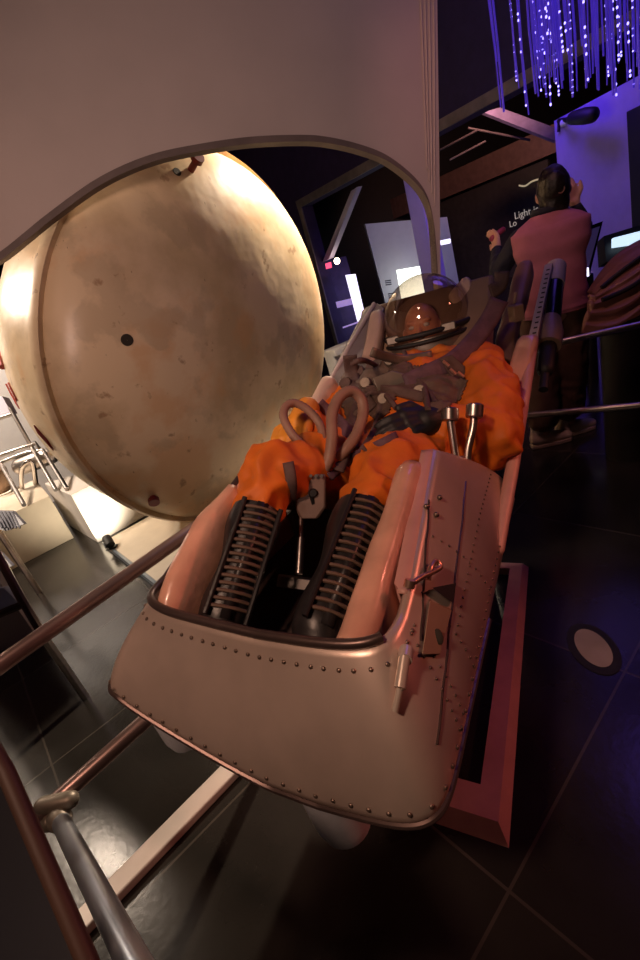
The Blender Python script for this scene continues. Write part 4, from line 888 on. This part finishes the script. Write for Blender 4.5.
m = MB(); m.ell(hcx + UP * .012 - PF * .008, (.084, .100, .112), (PR, PF, UP), 28, 18); m.ell(hcx - UP * .06 - PF * .03, (.074, .068, .08), (PR, PF, UP)); m.ell(hcx - PF * .10 + UP * .03, (.05, .035, .06), (PR, PF, UP))
remesh(m, 'hair', M['hair'], per, .009, 3, lambda c, n: .006 * noise.noise(c * 28))
m = MB(); q = hcx + PR * .02 - PF * .118 - UP * .005; m.tube([q + (PR * math.cos(g) + UP * math.sin(g)) * .017 for g in [2 * math.pi * i / 16 for i in range(16)]], .0035, 8, True); m.build('hair_clip', M['brass'], per)
m = MB(); tor = [neck - UP * .02, neck.lerp(hipc, .35), neck.lerp(hipc, .7), hipc - UP * .02]
rows = []
for k, (p, wx, wf) in enumerate(((neck + UP * .015, .07, .07), (neck - UP * .025, .145, .10), (neck - UP * .06, .20, .125), (neck - UP * .15, .20, .14), (neck.lerp(hipc, .5), .17, .135), (neck.lerp(hipc, .8), .175, .14), (hipc, .185, .145), (hipc - UP * .03, .185, .145))):
    rows.append([p + PR * (wx * math.copysign(abs(math.cos(g)) ** .8, math.cos(g))) + PF * (wf * math.copysign(abs(math.sin(g)) ** .8, math.sin(g))) for g in [2 * math.pi * i / 36 for i in range(36)]])
rows2 = []
for i in range(len(rows) - 1):
    for k in range(5): rows2.append([a.lerp(b, k / 5) for a, b in zip(rows[i], rows[i + 1])])
rows2.append(rows[-1]); cen = lambda r_: sum(r_, Vector()) / len(r_)
rows2 = [[p + (p - cen(r_)).normalized() * (.002 * math.sin(i * 1.25) + .004 * noise.noise(p * 14)) for p in r_] for i, r_ in enumerate(rows2)]
m.grid(rows2, True); m.build('vest', M['vest'], per, solid=.012, sharp=80)
m = MB(); m.tube([neck + UP * .02 + (PR * math.cos(g) * .07 + PF * math.sin(g) * .065) for g in [2 * math.pi * i / 24 for i in range(24)]], .022, 10, True); m.build('collar', M['navy'], per)
for a, b, c in ((sL, elbL, hnL), (sR, elbR, hnR - UP * .05)):
    m = MB(); m.cap([a, a.lerp(b, .5), b], [.058, .056, .05], 16); m.cap([b, b.lerp(c, .85)], [.055, .038], 16); remesh(m, 'sleeve', M['navy'], per, .009, 3, folds(2, .005, 16))
m = MB()
for hp, ft in ((hip_l, footL), (hip_r, footR)): m.cap([hp + UP * .02, hp.lerp(ft, .5), ft + UP * .17], [.105, .098, .10], 18)
m.cap([hip_l, hip_r], .11, 18); remesh(m, 'trousers', M['trouser'], per, .012, 4, folds(8, .010, 7))
for ft, sg in ((footL, -1), (footR, 1)):
    fd = (PF * .75 + PR * (.65)).normalized(); fd = (PF * .3 + PR * .9).normalized() if sg > 0 else (PF * .2 + PR * .95).normalized(); si = UP.cross(fd)
    m = MB(); m.cap([ft - fd * .05 + UP * .03, ft + fd * .06 + UP * .02, ft + fd * .14 + UP * .008], [.046, .042, .033], 16); m.cap([ft - fd * .05 + UP * .03, ft - fd * .045 + UP * .075], [.044, .04], 14); sh = remesh(m, 'trainer', M['shoe'], per, .007, 2)
    m = MB(); m.plate([ft + fd * x + si * y - UP * .03 for x, y in ((-.09, -.03), (-.04, -.042), (.08, -.045), (.15, -.034), (.175, 0), (.15, .034), (.08, .045), (-.04, .042), (-.09, .03))], UP * .025); m.build('sole', M['sole'], sh, bevel=.005)
    m = MB(); m.tube([ft - fd * .04 + UP * .07, ft - fd * .03 + UP * .2], .042, 14); m.build('sock', M['sock'], per)
m = MB(); m.cap([hnL + PF * .06 + UP * .06 - PR * .02, hnL + PF * .09 + UP * .09 + PR * .05], .018, 12); tag(m.build('small_gadget', mat('red_violet_plastic', (.35, .05, .10), .4)), 'small reddish violet object held in the left hand of the visitor', 'gadget')

# ================================================================== CEILING LAMPS (bodies of the room's spotlights and of the added fill lamps)
for k, (n, l, t, p, c, s, b, r) in enumerate(LAMPS):
    if n in ('red_lamp',): continue
    l = Vector(l); d = (Vector(t) - l).normalized()
    lab = 'black ceiling spotlight or added fill lamp aimed at the ' + {'capsule_lamp': 'cream capsule', 'plinth_lamp': 'white plinth', 'stairwell_lamp': 'far left stand', 'couch_lamp': 'metal couch', 'panel_lamp': 'grey partition', 'face_lamp': 'capsule face', 'blue_lamp': 'violet wall', 'blue_floor_lamp': 'right floor', 'column_lamp': 'square column', 'visitor_lamp': 'visitor in the vest', 'exhibit_lamp': 'exhibit board', 'soffit_fill': 'brown soffit, added as fill light', 'backdrop_fill': 'backdrop behind the pale tubular stand, added as fill light', 'ledge_fill': 'low white ledge, added as fill light'}[n]
    sp = thing('ceiling_spotlight_or_fill', lab, 'spotlight', (l.x, l.y, 4.6))
    m = MB(); m.lathe([(.055, -.02), (.062, -.03), (.062, -.20), (.03, -.23), (.001, -.23)], l, d, 20); m.build('can', M['black'], sp)
    m = MB(); h = l - d * .21; m.tube([h, Vector((h.x, h.y, 4.6))], .012, 8); m.build('drop_rod', M['black'], sp)
